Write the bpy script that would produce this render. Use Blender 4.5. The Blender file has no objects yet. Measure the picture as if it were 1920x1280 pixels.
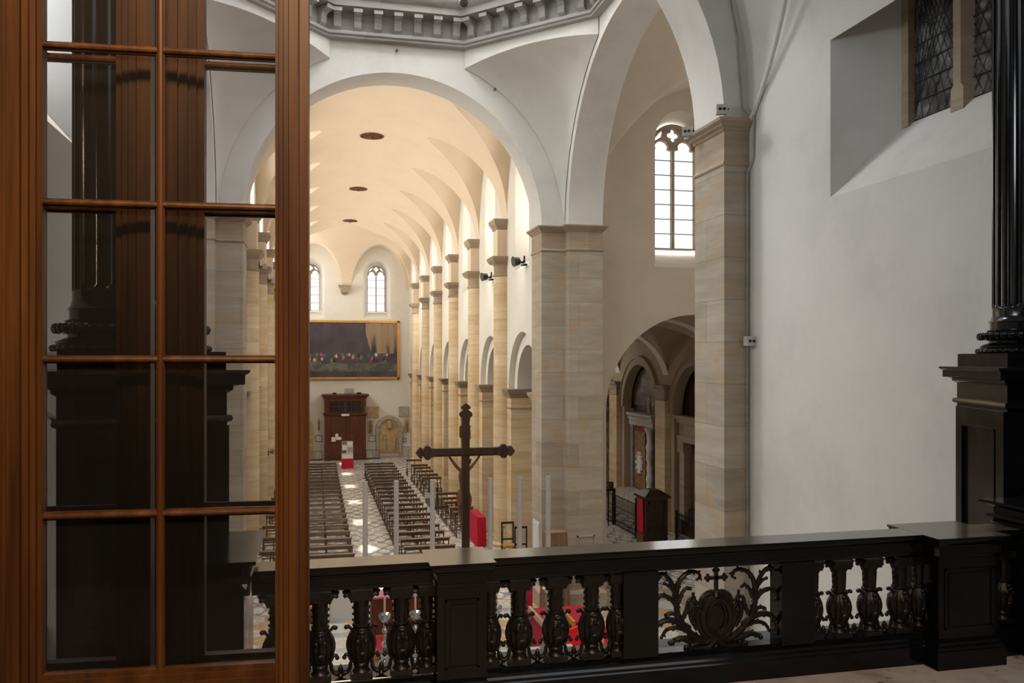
import bpy, math, random
from mathutils import Vector, Matrix
from mathutils.geometry import tessellate_polygon
random.seed(7)
PI = math.pi
sc = bpy.context.scene
COL = sc.collection

# ------------------------------------------------------------------ camera, world, lights
# world frame: nave runs along +Y, camera at X=0,Y=0, Z=7 above the nave floor
cam_d = bpy.data.cameras.new('camera')
cam = bpy.data.objects.new('camera', cam_d); COL.objects.link(cam)
cam.location = (0, 0, 7.0)
cam.rotation_euler = (PI/2, 0, -math.radians(13.14))
cam_d.sensor_width = 36.0
cam_d.lens = 1585.0/1920.0*36.0
cam_d.shift_y = 32.0/1920.0
cam_d.clip_start = 0.05; cam_d.clip_end = 300
sc.camera = cam
sc.view_settings.view_transform = 'Standard'
sc.view_settings.look = 'None'
sc.view_settings.exposure = 0.0
sc.view_settings.gamma = 1.0
sc.view_settings.use_curve_mapping = False
sc.cycles.max_bounces = 8
sc.cycles.diffuse_bounces = 5
sc.cycles.transparent_max_bounces = 16
sc.cycles.sample_clamp_indirect = 6.0
sc.cycles.caustics_reflective = False
sc.cycles.caustics_refractive = False

w = bpy.data.worlds.new('sky'); sc.world = w; w.use_nodes = True
bg = w.node_tree.nodes['Background']
bg.inputs[0].default_value = (0.80, 0.88, 1.0, 1)
bg.inputs[1].default_value = 0.55

def area(name, loc, rot, sx, sy, power, color, spread=180):
    d = bpy.data.lights.new(name, 'AREA'); d.shape = 'RECTANGLE'; d.size = sx; d.size_y = sy
    d.energy = power; d.color = color; d.spread = math.radians(spread)
    o = bpy.data.objects.new(name, d); COL.objects.link(o)
    o.location = loc; o.rotation_euler = rot
    return o
def spot(name, loc, target, power, color, angle=70, r=0.08):
    d = bpy.data.lights.new(name, 'SPOT'); d.energy = power; d.color = color
    d.spot_size = math.radians(angle); d.spot_blend = 0.9; d.shadow_soft_size = r
    o = bpy.data.objects.new(name, d); COL.objects.link(o); o.location = loc
    o.rotation_euler = (Vector(target)-Vector(loc)).to_track_quat('-Z', 'Y').to_euler()
    return o
DAY = (0.93, 0.97, 1.0); WARM = (1.0, 0.84, 0.66); SUNW = (1.0, 0.98, 0.93)
# daylight from the windows of the dome lantern, over the crossing
area('dome_daylight', (2.2, 18.0, 24.0), (0, 0, 0), 6.5, 6.5, 1900, (0.97, 0.98, 1.0))
# daylight through the chancel windows (left wall lights the right wall and back)
area('chancel_window_daylight', (-3.5, 8.4, 10.9), (0, -PI/2, 0), 2.2, 1.8, 205, (0.88, 0.95, 1.0))
drum_l = area('drum_window_daylight', (-2.6, 19.6, 19.6), (0, 0, 0), 2.8, 3.6, 290, (0.94, 0.96, 1.0), 90)
drum_l.rotation_euler = (Vector((6.6, 9.5, 7.5))-Vector(drum_l.location)).to_track_quat('-Z', 'Y').to_euler()
# transept windows (behind their tracery)
area('transept_window_daylight', (10.9, 25.3, 12.2), (-PI/2, 0, 0), 1.9, 4.4, 850, DAY)
area('transept_end_daylight', (16.4, 17.5, 12.0), (0, PI/2, 0), 4.0, 3.0, 230, (1.0, 0.93, 0.84))
area('transept_left_daylight', (-11.5, 18.0, 12.0), (0, -PI/2, 0), 4.0, 3.0, 420, DAY)
# far wall windows of the nave
for x in (-0.28, 4.24):
    area('west_window_daylight', (x, 61.9, 12.1), (-PI/2, 0, 0), 1.8, 3.8, 240, DAY)
# clerestory windows of the nave: one per bay each side
NAVE_Y = [24.3, 29.42, 34.62, 39.82, 45.02, 50.2, 55.3, 60.4]
for i in range(7):
    yc = (NAVE_Y[i]+NAVE_Y[i+1])/2
    area('clerestory_daylight', (7.75, yc, 12.1), (0, PI/2, 0), 3.4, 1.7, 200, SUNW)
    area('clerestory_daylight_left', (-3.35, yc, 12.1), (0, -PI/2, 0), 3.4, 1.7, 420, SUNW)
# warm floodlights standing on the clerestory sills, washing the vault
for i in range(7):
    yc = (NAVE_Y[i]+NAVE_Y[i+1])/2
    spot('cornice_floodlight', (-1.95, yc, 10.6), (4.6, yc+0.6, 0.8) if i < 5 else (3.6, 60.4, 1.5), (250, 250, 250, 250, 240, 250, 20)[i], (1.0, 0.95, 0.87), 130, 0.3)
    spot('cornice_floodlight', (6.3, yc, 10.6), (-0.6, yc+0.6, 0.8) if i < 5 else (0.8, 60.4, 1.5), (250, 250, 250, 250, 240, 250, 20)[i], (1.0, 0.95, 0.87), 130, 0.3)
    spot('vault_floodlight', (6.3, yc, 10.6), (0.3, yc+1.0, 15.0), 12, WARM, 130)
    spot('vault_floodlight', (-1.95, yc, 10.6), (4.2, yc+1.0, 15.0), 12, WARM, 130)
# aisle and chapel daylight
area('aisle_daylight', (10.6, 40.5, 6.2), (-PI*0.62, 0, 0), 3.0, 1.5, 85, SUNW)
# warm lamps of the chapel behind the viewer
lamp = area('chapel_lamp', (0.3, -1.1, 10.4), (0, 0, 0), 1.2, 0.8, 92, (1.0, 0.73, 0.46), 98)
area('chapel_fill', (3.2, 2.4, 11.3), (0, 0, 0), 4.4, 3.2, 92, (0.88, 0.94, 1.0))  # added cool fill for the chapel floor and rail, under a closed ceiling
lamp.rotation_euler = (Vector((-0.3, 2.3, 8.4))-Vector(lamp.location)).to_track_quat('-Z', 'Y').to_euler()

# ------------------------------------------------------------------ materials
def rgb(r, g, b):
    f = lambda c: (c/255.0/12.92) if c/255.0 <= 0.04045 else ((c/255.0+0.055)/1.055)**2.4
    return (f(r), f(g), f(b), 1)
class NT:
    def __init__(s, name, rough=0.7, metal=0.0, spec=0.5):
        s.m = bpy.data.materials.new(name); s.m.use_nodes = True
        s.t = s.m.node_tree; s.b = s.t.nodes['Principled BSDF']
        s.b.inputs['Roughness'].default_value = rough
        s.b.inputs['Metallic'].default_value = metal
        s.b.inputs['Specular IOR Level'].default_value = spec
    def n(s, typ, **kw):
        nd = s.t.nodes.new(typ)
        for k, v in kw.items():
            if k.startswith('i_'): nd.inputs[k[2:].replace('_', ' ')].default_value = v
            else: setattr(nd, k, v)
        return nd
    def l(s, a, b): s.t.links.new(a, b)
    def pos(s, world=True):
        if world: return s.n('ShaderNodeNewGeometry').outputs['Position']
        return s.n('ShaderNodeTexCoord').outputs['Object']
    def noise(s, vec, scale, detail=4, rough=0.55, sc3=None):
        if sc3:
            mp = s.n('ShaderNodeMapping'); mp.inputs['Scale'].default_value = sc3
            s.l(vec, mp.inputs['Vector']); vec = mp.outputs['Vector']
        nd = s.n('ShaderNodeTexNoise'); nd.inputs['Scale'].default_value = scale
        nd.inputs['Detail'].default_value = detail; nd.inputs['Roughness'].default_value = rough
        s.l(vec, nd.inputs['Vector']); return nd.outputs['Fac']
    def ramp(s, fac, stops):
        r = s.n('ShaderNodeValToRGB'); el = r.color_ramp.elements
        el[0].position, el[0].color = stops[0]; el[1].position, el[1].color = stops[-1]
        for p, c in stops[1:-1]:
            e = el.new(p); e.color = c
        s.l(fac, r.inputs['Fac']); return r.outputs['Color']
    def mix(s, fac, a, b, mode='MIX'):
        m = s.n('ShaderNodeMix', data_type='RGBA', blend_type=mode)
        if isinstance(fac, float): m.inputs[0].default_value = fac
        else: s.l(fac, m.inputs[0])
        for k, v in ((6, a), (7, b)):
            if isinstance(v, tuple): m.inputs[k].default_value = v
            else: s.l(v, m.inputs[k])
        return m.outputs[2]
    def math(s, op, a, b=None, c=None):
        m = s.n('ShaderNodeMath', operation=op)
        for k, v in enumerate((a, b, c)):
            if v is None: continue
            if isinstance(v, (int, float)): m.inputs[k].default_value = v
            else: s.l(v, m.inputs[k])
        return m.outputs[0]
    def col(s, c):
        if isinstance(c, tuple): s.b.inputs['Base Color'].default_value = c
        else: s.l(c, s.b.inputs['Base Color'])
    def bump(s, h, strength=0.2, dist=0.02):
        b = s.n('ShaderNodeBump'); b.inputs['Strength'].default_value = strength
        b.inputs['Distance'].default_value = dist
        s.l(h, b.inputs['Height']); s.l(b.outputs[0], s.b.inputs['Normal'])

def plaster(name, base, var=0.06, sc_=0.7):
    t = NT(name, 0.9, spec=0.15); p = t.pos()
    n1 = t.noise(p, sc_, 5, 0.6); n2 = t.noise(p, 9.0, 4, 0.6)
    d = tuple(max(0, c*(1-var*2.2)) for c in base[:3])+(1,); l_ = tuple(min(1, c*(1+var)) for c in base[:3])+(1,)
    c = t.ramp(n1, [(0.3, d), (0.5, base), (0.75, l_)])
    t.col(t.mix(0.12, c, t.ramp(n2, [(0.35, d), (0.7, l_)])))
    t.bump(n2, 0.15, 0.01)
    return t.m
M = {}
M['plaster'] = plaster('plaster_white', (0.66, 0.645, 0.61, 1))
M['plaster_nave'] = plaster('plaster_nave_wall', (0.73, 0.70, 0.635, 1), 0.04)
M['plaster_vault'] = plaster('plaster_cream_vault', (0.74, 0.61, 0.46, 1), 0.025)
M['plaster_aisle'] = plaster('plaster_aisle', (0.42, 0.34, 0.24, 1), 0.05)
M['plaster_trans'] = plaster('plaster_transept', (0.60, 0.53, 0.44, 1), 0.05)

def stone(name, a, b, c, course=0.62, width=1.25, joint=0.012, stain=None):
    t = NT(name, 0.75, spec=0.2); p = t.pos()
    sx = t.n('ShaderNodeSeparateXYZ'); t.l(p, sx.inputs[0])
    u = t.math('ADD', sx.outputs[0], sx.outputs[1])
    cb = t.n('ShaderNodeCombineXYZ'); t.l(u, cb.inputs[0]); t.l(sx.outputs[2], cb.inputs[1])
    br = t.n('ShaderNodeTexBrick')
    br.inputs['Scale'].default_value = 1.0; br.inputs['Brick Width'].default_value = width
    br.inputs['Row Height'].default_value = course; br.inputs['Mortar Size'].default_value = joint
    br.inputs['Mortar Smooth'].default_value = 0.3
    br.inputs['Color1'].default_value = (0.2, 0.2, 0.2, 1); br.inputs['Color2'].default_value = (0.8, 0.8, 0.8, 1)
    br.inputs['Mortar'].default_value = (0, 0, 0, 1)
    t.l(cb.outputs[0], br.inputs['Vector'])
    n1 = t.noise(p, 1.0, 7, 0.68, (0.7, 0.7, 5.0)); n2 = t.noise(p, 1.6, 5, 0.6)
    f = t.math('ADD', t.math('MULTIPLY', br.outputs['Color'], 0.30), t.math('MULTIPLY', n1, 0.72))
    colr = t.ramp(f, [(0.32, a), (0.5, b), (0.72, c)])
    if stain:
        colr = t.mix(t.ramp(n2, [(0.50, (0, 0, 0, 1)), (0.72, (0.8, 0.8, 0.8, 1))]), colr, stain)
    colr = t.mix(t.math('MULTIPLY', br.outputs['Fac'], 0.30), colr, tuple(x*0.45 for x in a[:3])+(1,))
    t.col(colr)
    t.bump(t.math('SUBTRACT', n1, t.math('MULTIPLY', br.outputs['Fac'], 0.8)), 0.35, 0.015)
    return t.m
M['stone_pier'] = stone('stone_pier', (0.29, 0.25, 0.19, 1), (0.38, 0.33, 0.26, 1), (0.48, 0.43, 0.36, 1), 0.66, 1.45, 0.006, (0.44, 0.31, 0.17, 1))
M['stone_gold'] = stone('stone_golden', (0.50, 0.36, 0.20, 1), (0.63, 0.50, 0.32, 1), (0.74, 0.64, 0.47, 1), 0.42, 6.0, 0.006, (0.66, 0.44, 0.22, 1))
M['stone_cap'] = stone('stone_capital', (0.26, 0.20, 0.14, 1), (0.36, 0.28, 0.20, 1), (0.46, 0.38, 0.29, 1), 2.0, 6.0, 0.0)
M['stone_grey'] = stone('stone_grey_cornice', (0.24, 0.23, 0.22, 1), (0.33, 0.32, 0.31, 1), (0.42, 0.41, 0.39, 1), 3.0, 1.6, 0.006)
M['stone_white'] = plaster('white_marble', (0.62, 0.62, 0.62, 1), 0.05)

def black_marble():
    t = NT('black_marble', 0.28, spec=0.35); p = t.pos()
    n = t.noise(p, 3.0, 8, 0.6)
    t.col(t.ramp(n, [(0.35, (0.004, 0.0048, 0.006, 1)), (0.62, (0.008, 0.008, 0.0095, 1)), (0.8, (0.02, 0.019, 0.019, 1))]))
    t.l(t.math('ADD', t.math('MULTIPLY', t.noise(p, 6.0, 4), 0.16), 0.06), t.b.inputs['Roughness'])
    return t.m
M['marble'] = black_marble()
def rail_top():
    t = NT('reflection_tinted_marble', 0.14, spec=1.0); t.b.inputs['IOR'].default_value = 1.7; p = t.pos()  # tan base colour stands in for the nave reflected in the rail
    n = t.noise(p, 2.0, 6, 0.6, (1, 5, 1))
    t.col(t.ramp(n, [(0.35, (0.055, 0.048, 0.04, 1)), (0.7, (0.10, 0.088, 0.07, 1))])); return t.m
M['marble_top'] = rail_top()
def carved():
    t = NT('carved_dark_bronze', 0.36, metal=0.1, spec=0.5); p = t.pos()
    n = t.noise(p, 30.0, 5, 0.6)
    t.col(t.ramp(n, [(0.35, (0.006, 0.005, 0.005, 1)), (0.75, (0.026, 0.018, 0.014, 1))]))
    t.bump(n, 0.5, 0.006); return t.m
M['carved'] = carved()
M['ledge'] = plaster('grey_marble_ledge', (0.20, 0.205, 0.20, 1), 0.1, 2.0)
def wood(name, a, b, c, rough=0.4, sc3=(14, 14, 0.7), world=False, spec=0.4):
    t = NT(name, rough, spec=spec); p = t.pos(world)
    n = t.noise(p, 1.5, 6, 0.6, sc3)
    t.col(t.ramp(n, [(0.3, a), (0.55, b), (0.8, c)])); t.bump(n, 0.12, 0.004); return t.m
M['door_wood'] = wood('varnished_chestnut', (0.04, 0.014, 0.004, 1), (0.105, 0.039, 0.011, 1), (0.20, 0.078, 0.023, 1))
M['pew_wood'] = wood('dark_pew_wood', (0.045, 0.022, 0.012, 1), (0.085, 0.042, 0.024, 1), (0.19, 0.11, 0.07, 1), 0.22, (0.8, 12, 12), spec=0.7)
M['pew_rail'] = wood('pale_pew_rail', (0.14, 0.085, 0.055, 1), (0.24, 0.155, 0.105, 1), (0.36, 0.25, 0.18, 1), 0.25, (0.8, 12, 12), spec=0.6)  # top rail paler than the pew boards
M['vest_wood'] = wood('vestibule_wood', (0.055, 0.018, 0.008, 1), (0.12, 0.038, 0.016, 1), (0.20, 0.07, 0.028, 1), 0.45)
M['dark_wood'] = wood('confessional_wood', (0.018, 0.010, 0.006, 1), (0.038, 0.018, 0.010, 1), (0.07, 0.03, 0.018, 1), 0.4)
M['cross_wood'] = wood('cross_wood', (0.03, 0.018, 0.012, 1), (0.065, 0.038, 0.024, 1), (0.11, 0.065, 0.04, 1), 0.5)
M['gold_wood'] = wood('gilded_wood', (0.35, 0.14, 0.03, 1), (0.55, 0.26, 0.06, 1), (0.7, 0.38, 0.11, 1), 0.4, (6, 6, 6))
M['orange_wood'] = wood('orange_wood', (0.35, 0.15, 0.04, 1), (0.5, 0.25, 0.08, 1), (0.62, 0.34, 0.14, 1), 0.5)

def simple(name, c, rough=0.6, metal=0.0, var=0.15, scale=6.0, spec=0.4):
    t = NT(name, rough, metal, spec); p = t.pos(False); n = t.noise(p, scale, 4)
    t.col(t.ramp(n, [(0.3, tuple(x*(1-var) for x in c[:3])+(1,)), (0.7, tuple(min(1, x*(1+var)) for x in c[:3])+(1,))]))
    return t.m
M['red'] = simple('crimson_cloth', (0.50, 0.008, 0.035, 1), 0.85)
M['red_bright'] = simple('scarlet_cloth', (0.75, 0.025, 0.03, 1), 0.8)
M['carpet'] = simple('crimson_carpet', (0.36, 0.010, 0.030, 1), 0.95, var=0.2, scale=30)
M['tan_cloth'] = simple('tan_cloth', (0.22, 0.12, 0.075, 1), 0.9)
M['iron'] = simple('black_iron', (0.012, 0.014, 0.018, 1), 0.45, 0.5)
M['silver'] = simple('silver', (0.62, 0.60, 0.56, 1), 0.22, 1.0, 0.1)
M['candle'] = simple('pale_wax', (0.60, 0.58, 0.60, 1), 0.55, var=0.06)
M['wax'] = simple('ivory_wax', (0.62, 0.56, 0.46, 1), 0.5, var=0.05)
M['box'] = simple('pale_grey_enamel', (0.50, 0.50, 0.50, 1), 0.5, var=0.04)
M['black'] = simple('matt_black', (0.01, 0.01, 0.012, 1), 0.5)
M['paper'] = simple('white_paper', (0.74, 0.73, 0.70, 1), 0.8, var=0.05)
M['skin'] = simple('painted_carved_wood', (0.24, 0.12, 0.055, 1), 0.5, var=0.3, scale=25)
M['gilt'] = simple('gilt_frame', (0.62, 0.33, 0.07, 1), 0.35, 0.4, 0.15)
M['green'] = simple('leaf_green', (0.05, 0.14, 0.03, 1), 0.7)
M['relief'] = simple('ochre_fresco_stone', (0.50, 0.36, 0.20, 1), 0.9, var=0.25, scale=3.5)
M['slab'] = simple('grey_slab', (0.42, 0.38, 0.32, 1), 0.85, var=0.25, scale=7)
M['fresco_red'] = simple('brown_red_relief', (0.36, 0.22, 0.14, 1), 0.9, var=0.35, scale=5)
M['lead'] = simple('dark_lead', (0.03, 0.03, 0.032, 1), 0.5)
M['grille'] = simple('rust_grille', (0.16, 0.075, 0.03, 1), 0.8)

def dark_glass():
    t = NT('leaded_glass', 0.12, spec=0.6); p = t.pos(); n = t.noise(p, 3.0, 5, 0.7)
    t.col(t.ramp(n, [(0.35, (0.02, 0.021, 0.022, 1)), (0.52, (0.11, 0.11, 0.11, 1)), (0.70, (0.36, 0.37, 0.36, 1))])); return t.m  # pale noise patches stand in for reflections on the glass
M['dark_glass'] = dark_glass()
def sky_pane():
    m = bpy.data.materials.new('bright_daylit_pane'); m.use_nodes = True; t = m.node_tree
    t.nodes.remove(t.nodes['Principled BSDF'])
    e = t.nodes.new('ShaderNodeEmission'); e.inputs[0].default_value = (0.98, 0.99, 1.0, 1); e.inputs[1].default_value = 1.25
    t.links.new(e.outputs[0], t.nodes['Material Output'].inputs[0]); return m
M['sky_pane'] = sky_pane()
def clear_glass():
    m = bpy.data.materials.new('clear_glass'); m.use_nodes = True; t = m.node_tree
    t.nodes.remove(t.nodes['Principled BSDF'])
    tr = t.nodes.new('ShaderNodeBsdfTransparent'); tr.inputs[0].default_value = (0.95, 0.95, 0.96, 1)
    gl = t.nodes.new('ShaderNodeBsdfGlossy'); gl.inputs[1].default_value = 0.03
    fr = t.nodes.new('ShaderNodeFresnel'); fr.inputs[0].default_value = 1.45
    mx = t.nodes.new('ShaderNodeMixShader')
    t.links.new(fr.outputs[0], mx.inputs[0]); t.links.new(tr.outputs[0], mx.inputs[1]); t.links.new(gl.outputs[0], mx.inputs[2])
    df = t.nodes.new('ShaderNodeBsdfDiffuse'); df.inputs[0].default_value = (0.5, 0.45, 0.4, 1)  # diffuse veil stands in for the haze of reflections on the glass
    m2 = t.nodes.new('ShaderNodeMixShader'); m2.inputs[0].default_value = 0.015
    t.links.new(mx.outputs[0], m2.inputs[1]); t.links.new(df.outputs[0], m2.inputs[2])
    t.links.new(m2.outputs[0], t.nodes['Material Output'].inputs[0]); return m
M['glass'] = clear_glass()

def floor_tiles(name, cx=0.5, cy=0.95, white=(0.60, 0.56, 0.50, 1), grey=(0.20, 0.20, 0.21, 1), och=None):
    """staggered light octagons on grey, a thin ochre border in the wide pattern"""
    t = NT(name, 0.28, spec=0.5); p = t.pos()
    sx = t.n('ShaderNodeSeparateXYZ'); t.l(p, sx.inputs[0])
    def cell(ox, oy):
        a = t.math('ABSOLUTE', t.math('SUBTRACT', t.math('FRACT', t.math('ADD', t.math('DIVIDE', sx.outputs[0], cx), ox)), 0.5))
        b = t.math('ABSOLUTE', t.math('SUBTRACT', t.math('FRACT', t.math('ADD', t.math('DIVIDE', sx.outputs[1], cy), oy)), 0.5))
        d = t.math('MAXIMUM', t.math('MAXIMUM', a, b), t.math('MULTIPLY', t.math('ADD', a, b), 0.72))
        return t.math('LESS_THAN', d, 0.36 if och else 0.30)
    c1 = cell(0.0, 0.0); c2 = cell(0.5, 0.5)
    on = t.math('MAXIMUM', c1, 0.0 if och else c2)
    n = t.noise(p, 0.45, 3); n2 = t.noise(p, 5, 4)
    w_ = t.ramp(n2, [(0.3, tuple(x*0.86 for x in white[:3])+(1,)), (0.7, white)])
    g_ = t.ramp(n, [(0.42, grey), (0.6, tuple(x*1.7 for x in grey[:3])+(1,))])
    if och: g_ = t.mix(c2, g_, och)
    c = t.mix(on, g_, w_)
    t.col(c)
    t.l(t.math('ADD', t.math('MULTIPLY', n2, 0.2), 0.16), t.b.inputs['Roughness'])
    return t.m
M['floor_nave'] = floor_tiles('nave_floor_tiles', 0.62, 1.0, (0.72, 0.68, 0.62, 1), (0.24, 0.24, 0.26, 1))
M['floor_cross'] = floor_tiles('crossing_floor_tiles', 1.15, 1.15, (0.60, 0.56, 0.48, 1), (0.22, 0.24, 0.27, 1), (0.50, 0.34, 0.18, 1))
def chapel_floor():
    t = NT('chapel_floor_stone', 0.6); p = t.pos(); n = t.noise(p, 2.2, 7, 0.65); n2 = t.noise(p, 9, 3, 0.5, (1, 2.4, 1))
    c = t.ramp(n, [(0.3, (0.28, 0.19, 0.13, 1)), (0.52, (0.52, 0.42, 0.33, 1)), (0.75, (0.60, 0.52, 0.44, 1))])
    c = t.mix(t.ramp(n2, [(0.66, (0, 0, 0, 1)), (0.72, (1, 1, 1, 1))]), c, (0.03, 0.02, 0.018, 1)); t.col(c); return t.m
M['floor_chapel'] = chapel_floor()

# ------------------------------------------------------------------ mesh helpers
class MB:
    def __init__(s): s.v = []; s.f = []
    def add(s, verts, faces):
        o = len(s.v); s.v += [tuple(x) for x in verts]; s.f += [tuple(i+o for i in f) for f in faces]
    def box(s, x0, x1, y0, y1, z0, z1, rot=None, at=None):
        vs = [(x, y, z) for x in (x0, x1) for y in (y0, y1) for z in (z0, z1)]
        if rot is not None:
            m = rot; c = Vector(at or (0, 0, 0)); vs = [tuple(m @ (Vector(q)) + c) for q in vs]
        s.add(vs, [(0, 1, 3, 2), (4, 6, 7, 5), (0, 4, 5, 1), (2, 3, 7, 6), (0, 2, 6, 4), (1, 5, 7, 3)])
    def tube(s, pts, rad, n=8, flat=1.0, caps=True):
        pts = [Vector(p) for p in pts]
        rr = rad if isinstance(rad, (list, tuple)) else [rad]*len(pts)
        o = len(s.v); up = None
        for i, p in enumerate(pts):
            t = (pts[min(i+1, len(pts)-1)]-pts[max(i-1, 0)])
            if t.length < 1e-9: t = Vector((0, 0, 1))
            t.normalize()
            if up is None:
                up = Vector((0, 1, 0)) if abs(t.y) < 0.9 else Vector((1, 0, 0))
            a = up - t*up.dot(t)
            if a.length < 1e-5: a = Vector((1, 0, 0)) - t*t.x
            a.normalize(); up = a; b = t.cross(a)
            for k in range(n):
                an = 2*PI*k/n
                s.v.append(tuple(p + a*(math.cos(an)*rr[i]*flat) + b*(math.sin(an)*rr[i])))
        for i in range(len(pts)-1):
            for k in range(n):
                k2 = (k+1) % n
                s.f.append((o+i*n+k, o+i*n+k2, o+(i+1)*n+k2, o+(i+1)*n+k))
        if caps:
            s.f.append(tuple(o+k for k in reversed(range(n)))); s.f.append(tuple(o+(len(pts)-1)*n+k for k in range(n)))
    def lathe(s, prof, n=20, c=(0, 0, 0), a0=0.0, a1=2*PI, mod=None):
        """prof: (r,z) list; mod(angle, r, z)->r"""
        o = len(s.v); full = abs(a1-a0-2*PI) < 1e-6; m = n if full else n+1
        for r, z in prof:
            for k in range(m):
                an = a0+(a1-a0)*k/n; q = mod(an, r, z) if mod else r
                s.v.append((c[0]+q*math.cos(an), c[1]+q*math.sin(an), c[2]+z))
        for i in range(len(prof)-1):
            for k in range(n):
                k2 = (k+1) % m
                s.f.append((o+i*m+k, o+i*m+k2, o+(i+1)*m+k2, o+(i+1)*m+k))
        s.f.append(tuple(o+k for k in reversed(range(m)))); s.f.append(tuple(o+(len(prof)-1)*m+k for k in range(m)))
    def ball(s, c, r, n=10, sx=1, sy=1, sz=1):
        prof = [(max(1e-4, math.sin(PI*i/(n-2)))*r, -math.cos(PI*i/(n-2))*r) for i in range(n-1)]
        o = len(s.v); s.lathe(prof, n)
        for i in range(o, len(s.v)):
            x, y, z = s.v[i]; s.v[i] = (c[0]+x*sx, c[1]+y*sy, c[2]+z*sz)
    def loft(s, loops, closed=True, cap=False):
        o = len(s.v); n = len(loops[0])
        for L in loops: s.v += [tuple(p) for p in L]
        for i in range(len(loops)-1):
            for k in range(n if closed else n-1):
                k2 = (k+1) % n
                s.f.append((o+i*n+k, o+i*n+k2, o+(i+1)*n+k2, o+(i+1)*n+k))
        if cap:
            s.f.append(tuple(o+k for k in reversed(range(n)))); s.f.append(tuple(o+(len(loops)-1)*n+k for k in range(n)))
    def poly(s, outer, holes, put, p0, p1=None, holes2=None, rim=True):
        """flat wall with holes: put(a,z,p)->xyz"""
        holes2 = holes2 or holes
        for p, hs in ((p0, holes),) + (((p1, holes2),) if p1 is not None else ()):
            loops = [[Vector((a, z, 0)) for a, z in L] for L in [outer]+hs]
            flat = [q for L in loops for q in L]
            tris = tessellate_polygon(loops)
            s.add([put(q.x, q.y, p) for q in flat], tris)
        if p1 is not None:
            for h1, h2 in zip(holes, holes2):
                s.loft([[put(a, z, p0) for a, z in h1], [put(a, z, p1) for a, z in h2]])
            if rim: s.loft([[put(a, z, p0) for a, z in outer], [put(a, z, p1) for a, z in outer]])
    def sweep(s, prof, path, cap=True):
        """path: list of (origin Vector, outdir Vector) ; prof: (out, z)"""
        loops = [[tuple(Vector(o_)+Vector(d_)*a+Vector((0, 0, z))) for a, z in prof] for o_, d_ in path]
        s.loft(loops, True, cap)
    def obj(s, name, mat, parent=None, loc=None, smooth=True, angle=35):
        me = bpy.data.meshes.new(name); me.from_pydata(s.v, [], s.f); me.update()
        me.materials.append(M[mat] if isinstance(mat, str) else mat)
        import bmesh as _b
        bm = _b.new(); bm.from_mesh(me); _b.ops.remove_doubles(bm, verts=bm.verts, dist=1e-5)
        _b.ops.recalc_face_normals(bm, faces=bm.faces); bm.to_mesh(me); bm.free()
        if smooth:
            for p in me.polygons: p.use_smooth = True
            me.set_sharp_from_angle(angle=math.radians(angle))
        o = bpy.data.objects.new(name, me); COL.objects.link(o)
        if parent: o.parent = parent
        if loc: o.location = loc
        return o
def putX(a, z, p): return (p, a, z)
def putY(a, z, p): return (a, p, z)
def arc(c, w, zb, zs, rise, n=18):
    """arched opening loop: centre, half width, bottom, spring, rise"""
    L = [(c-w, zb)]
    L += [(c-w*math.cos(PI*k/n), zs+rise*math.sin(PI*k/n)) for k in range(n+1)]
    L.append((c+w, zb)); return L
def top_faces(o, mat, zmin):
    """dusty upper faces of a marble rail"""
    o.data.materials.append(M[mat])
    for p in o.data.polygons:
        if p.normal.z > 0.9 and p.center.z > zmin: p.material_index = 1
def empty(name, loc=(0, 0, 0), rz=0):
    o = bpy.data.objects.new(name, None); COL.objects.link(o); o.location = loc; o.rotation_euler = (0, 0, rz)
    o.empty_display_size = 0.1; return o
def tag(o, label, cat, group=None, kind=None):
    o['label'] = label; o['category'] = cat
    if group: o['group'] = group
    if kind: o['kind'] = kind
    return o
def thing(name, label, cat, loc=(0, 0, 0), rz=0, group=None):
    return tag(empty(name, loc, rz), label, cat, group)
def struct(o): o['kind'] = 'structure'; return o
def copy_tree(o, parent=None):
    c = o.copy(); COL.objects.link(c); c.parent = parent
    for ch in [k for k in o.children]: copy_tree(ch, c)
    return c
def wpart(mb, name, mat, root, smooth=True, angle=35):
    """mesh built in world coordinates under an unrotated root"""
    l = root.location
    mb.v = [(x-l.x, y-l.y, z-l.z) for x, y, z in mb.v]
    return mb.obj(name, mat, root, None, smooth, angle)

# ------------------------------------------------------------------ the setting: floors
def floor_obj(name, x0, x1, y0, y1, z, mat, th=0.2):
    m = MB(); m.box(x0, x1, y0, y1, z-th, z); return struct(m.obj(name, mat, smooth=False))
floor_obj('floor', -14, 18, 24.0, 61.2, 0, 'floor_nave')
floor_obj('floor_crossing', -14, 18, 5.6, 24.0, 0, 'floor_cross')
floor_obj('floor_chapel', -5.0, 9.0, -3.2, 4.80, 5.0, 'floor_chapel', 0.3)
floor_obj('floor_ledge', -4.0, 8.2, 4.80, 5.63, 5.0, 'ledge', 0.3)

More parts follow.
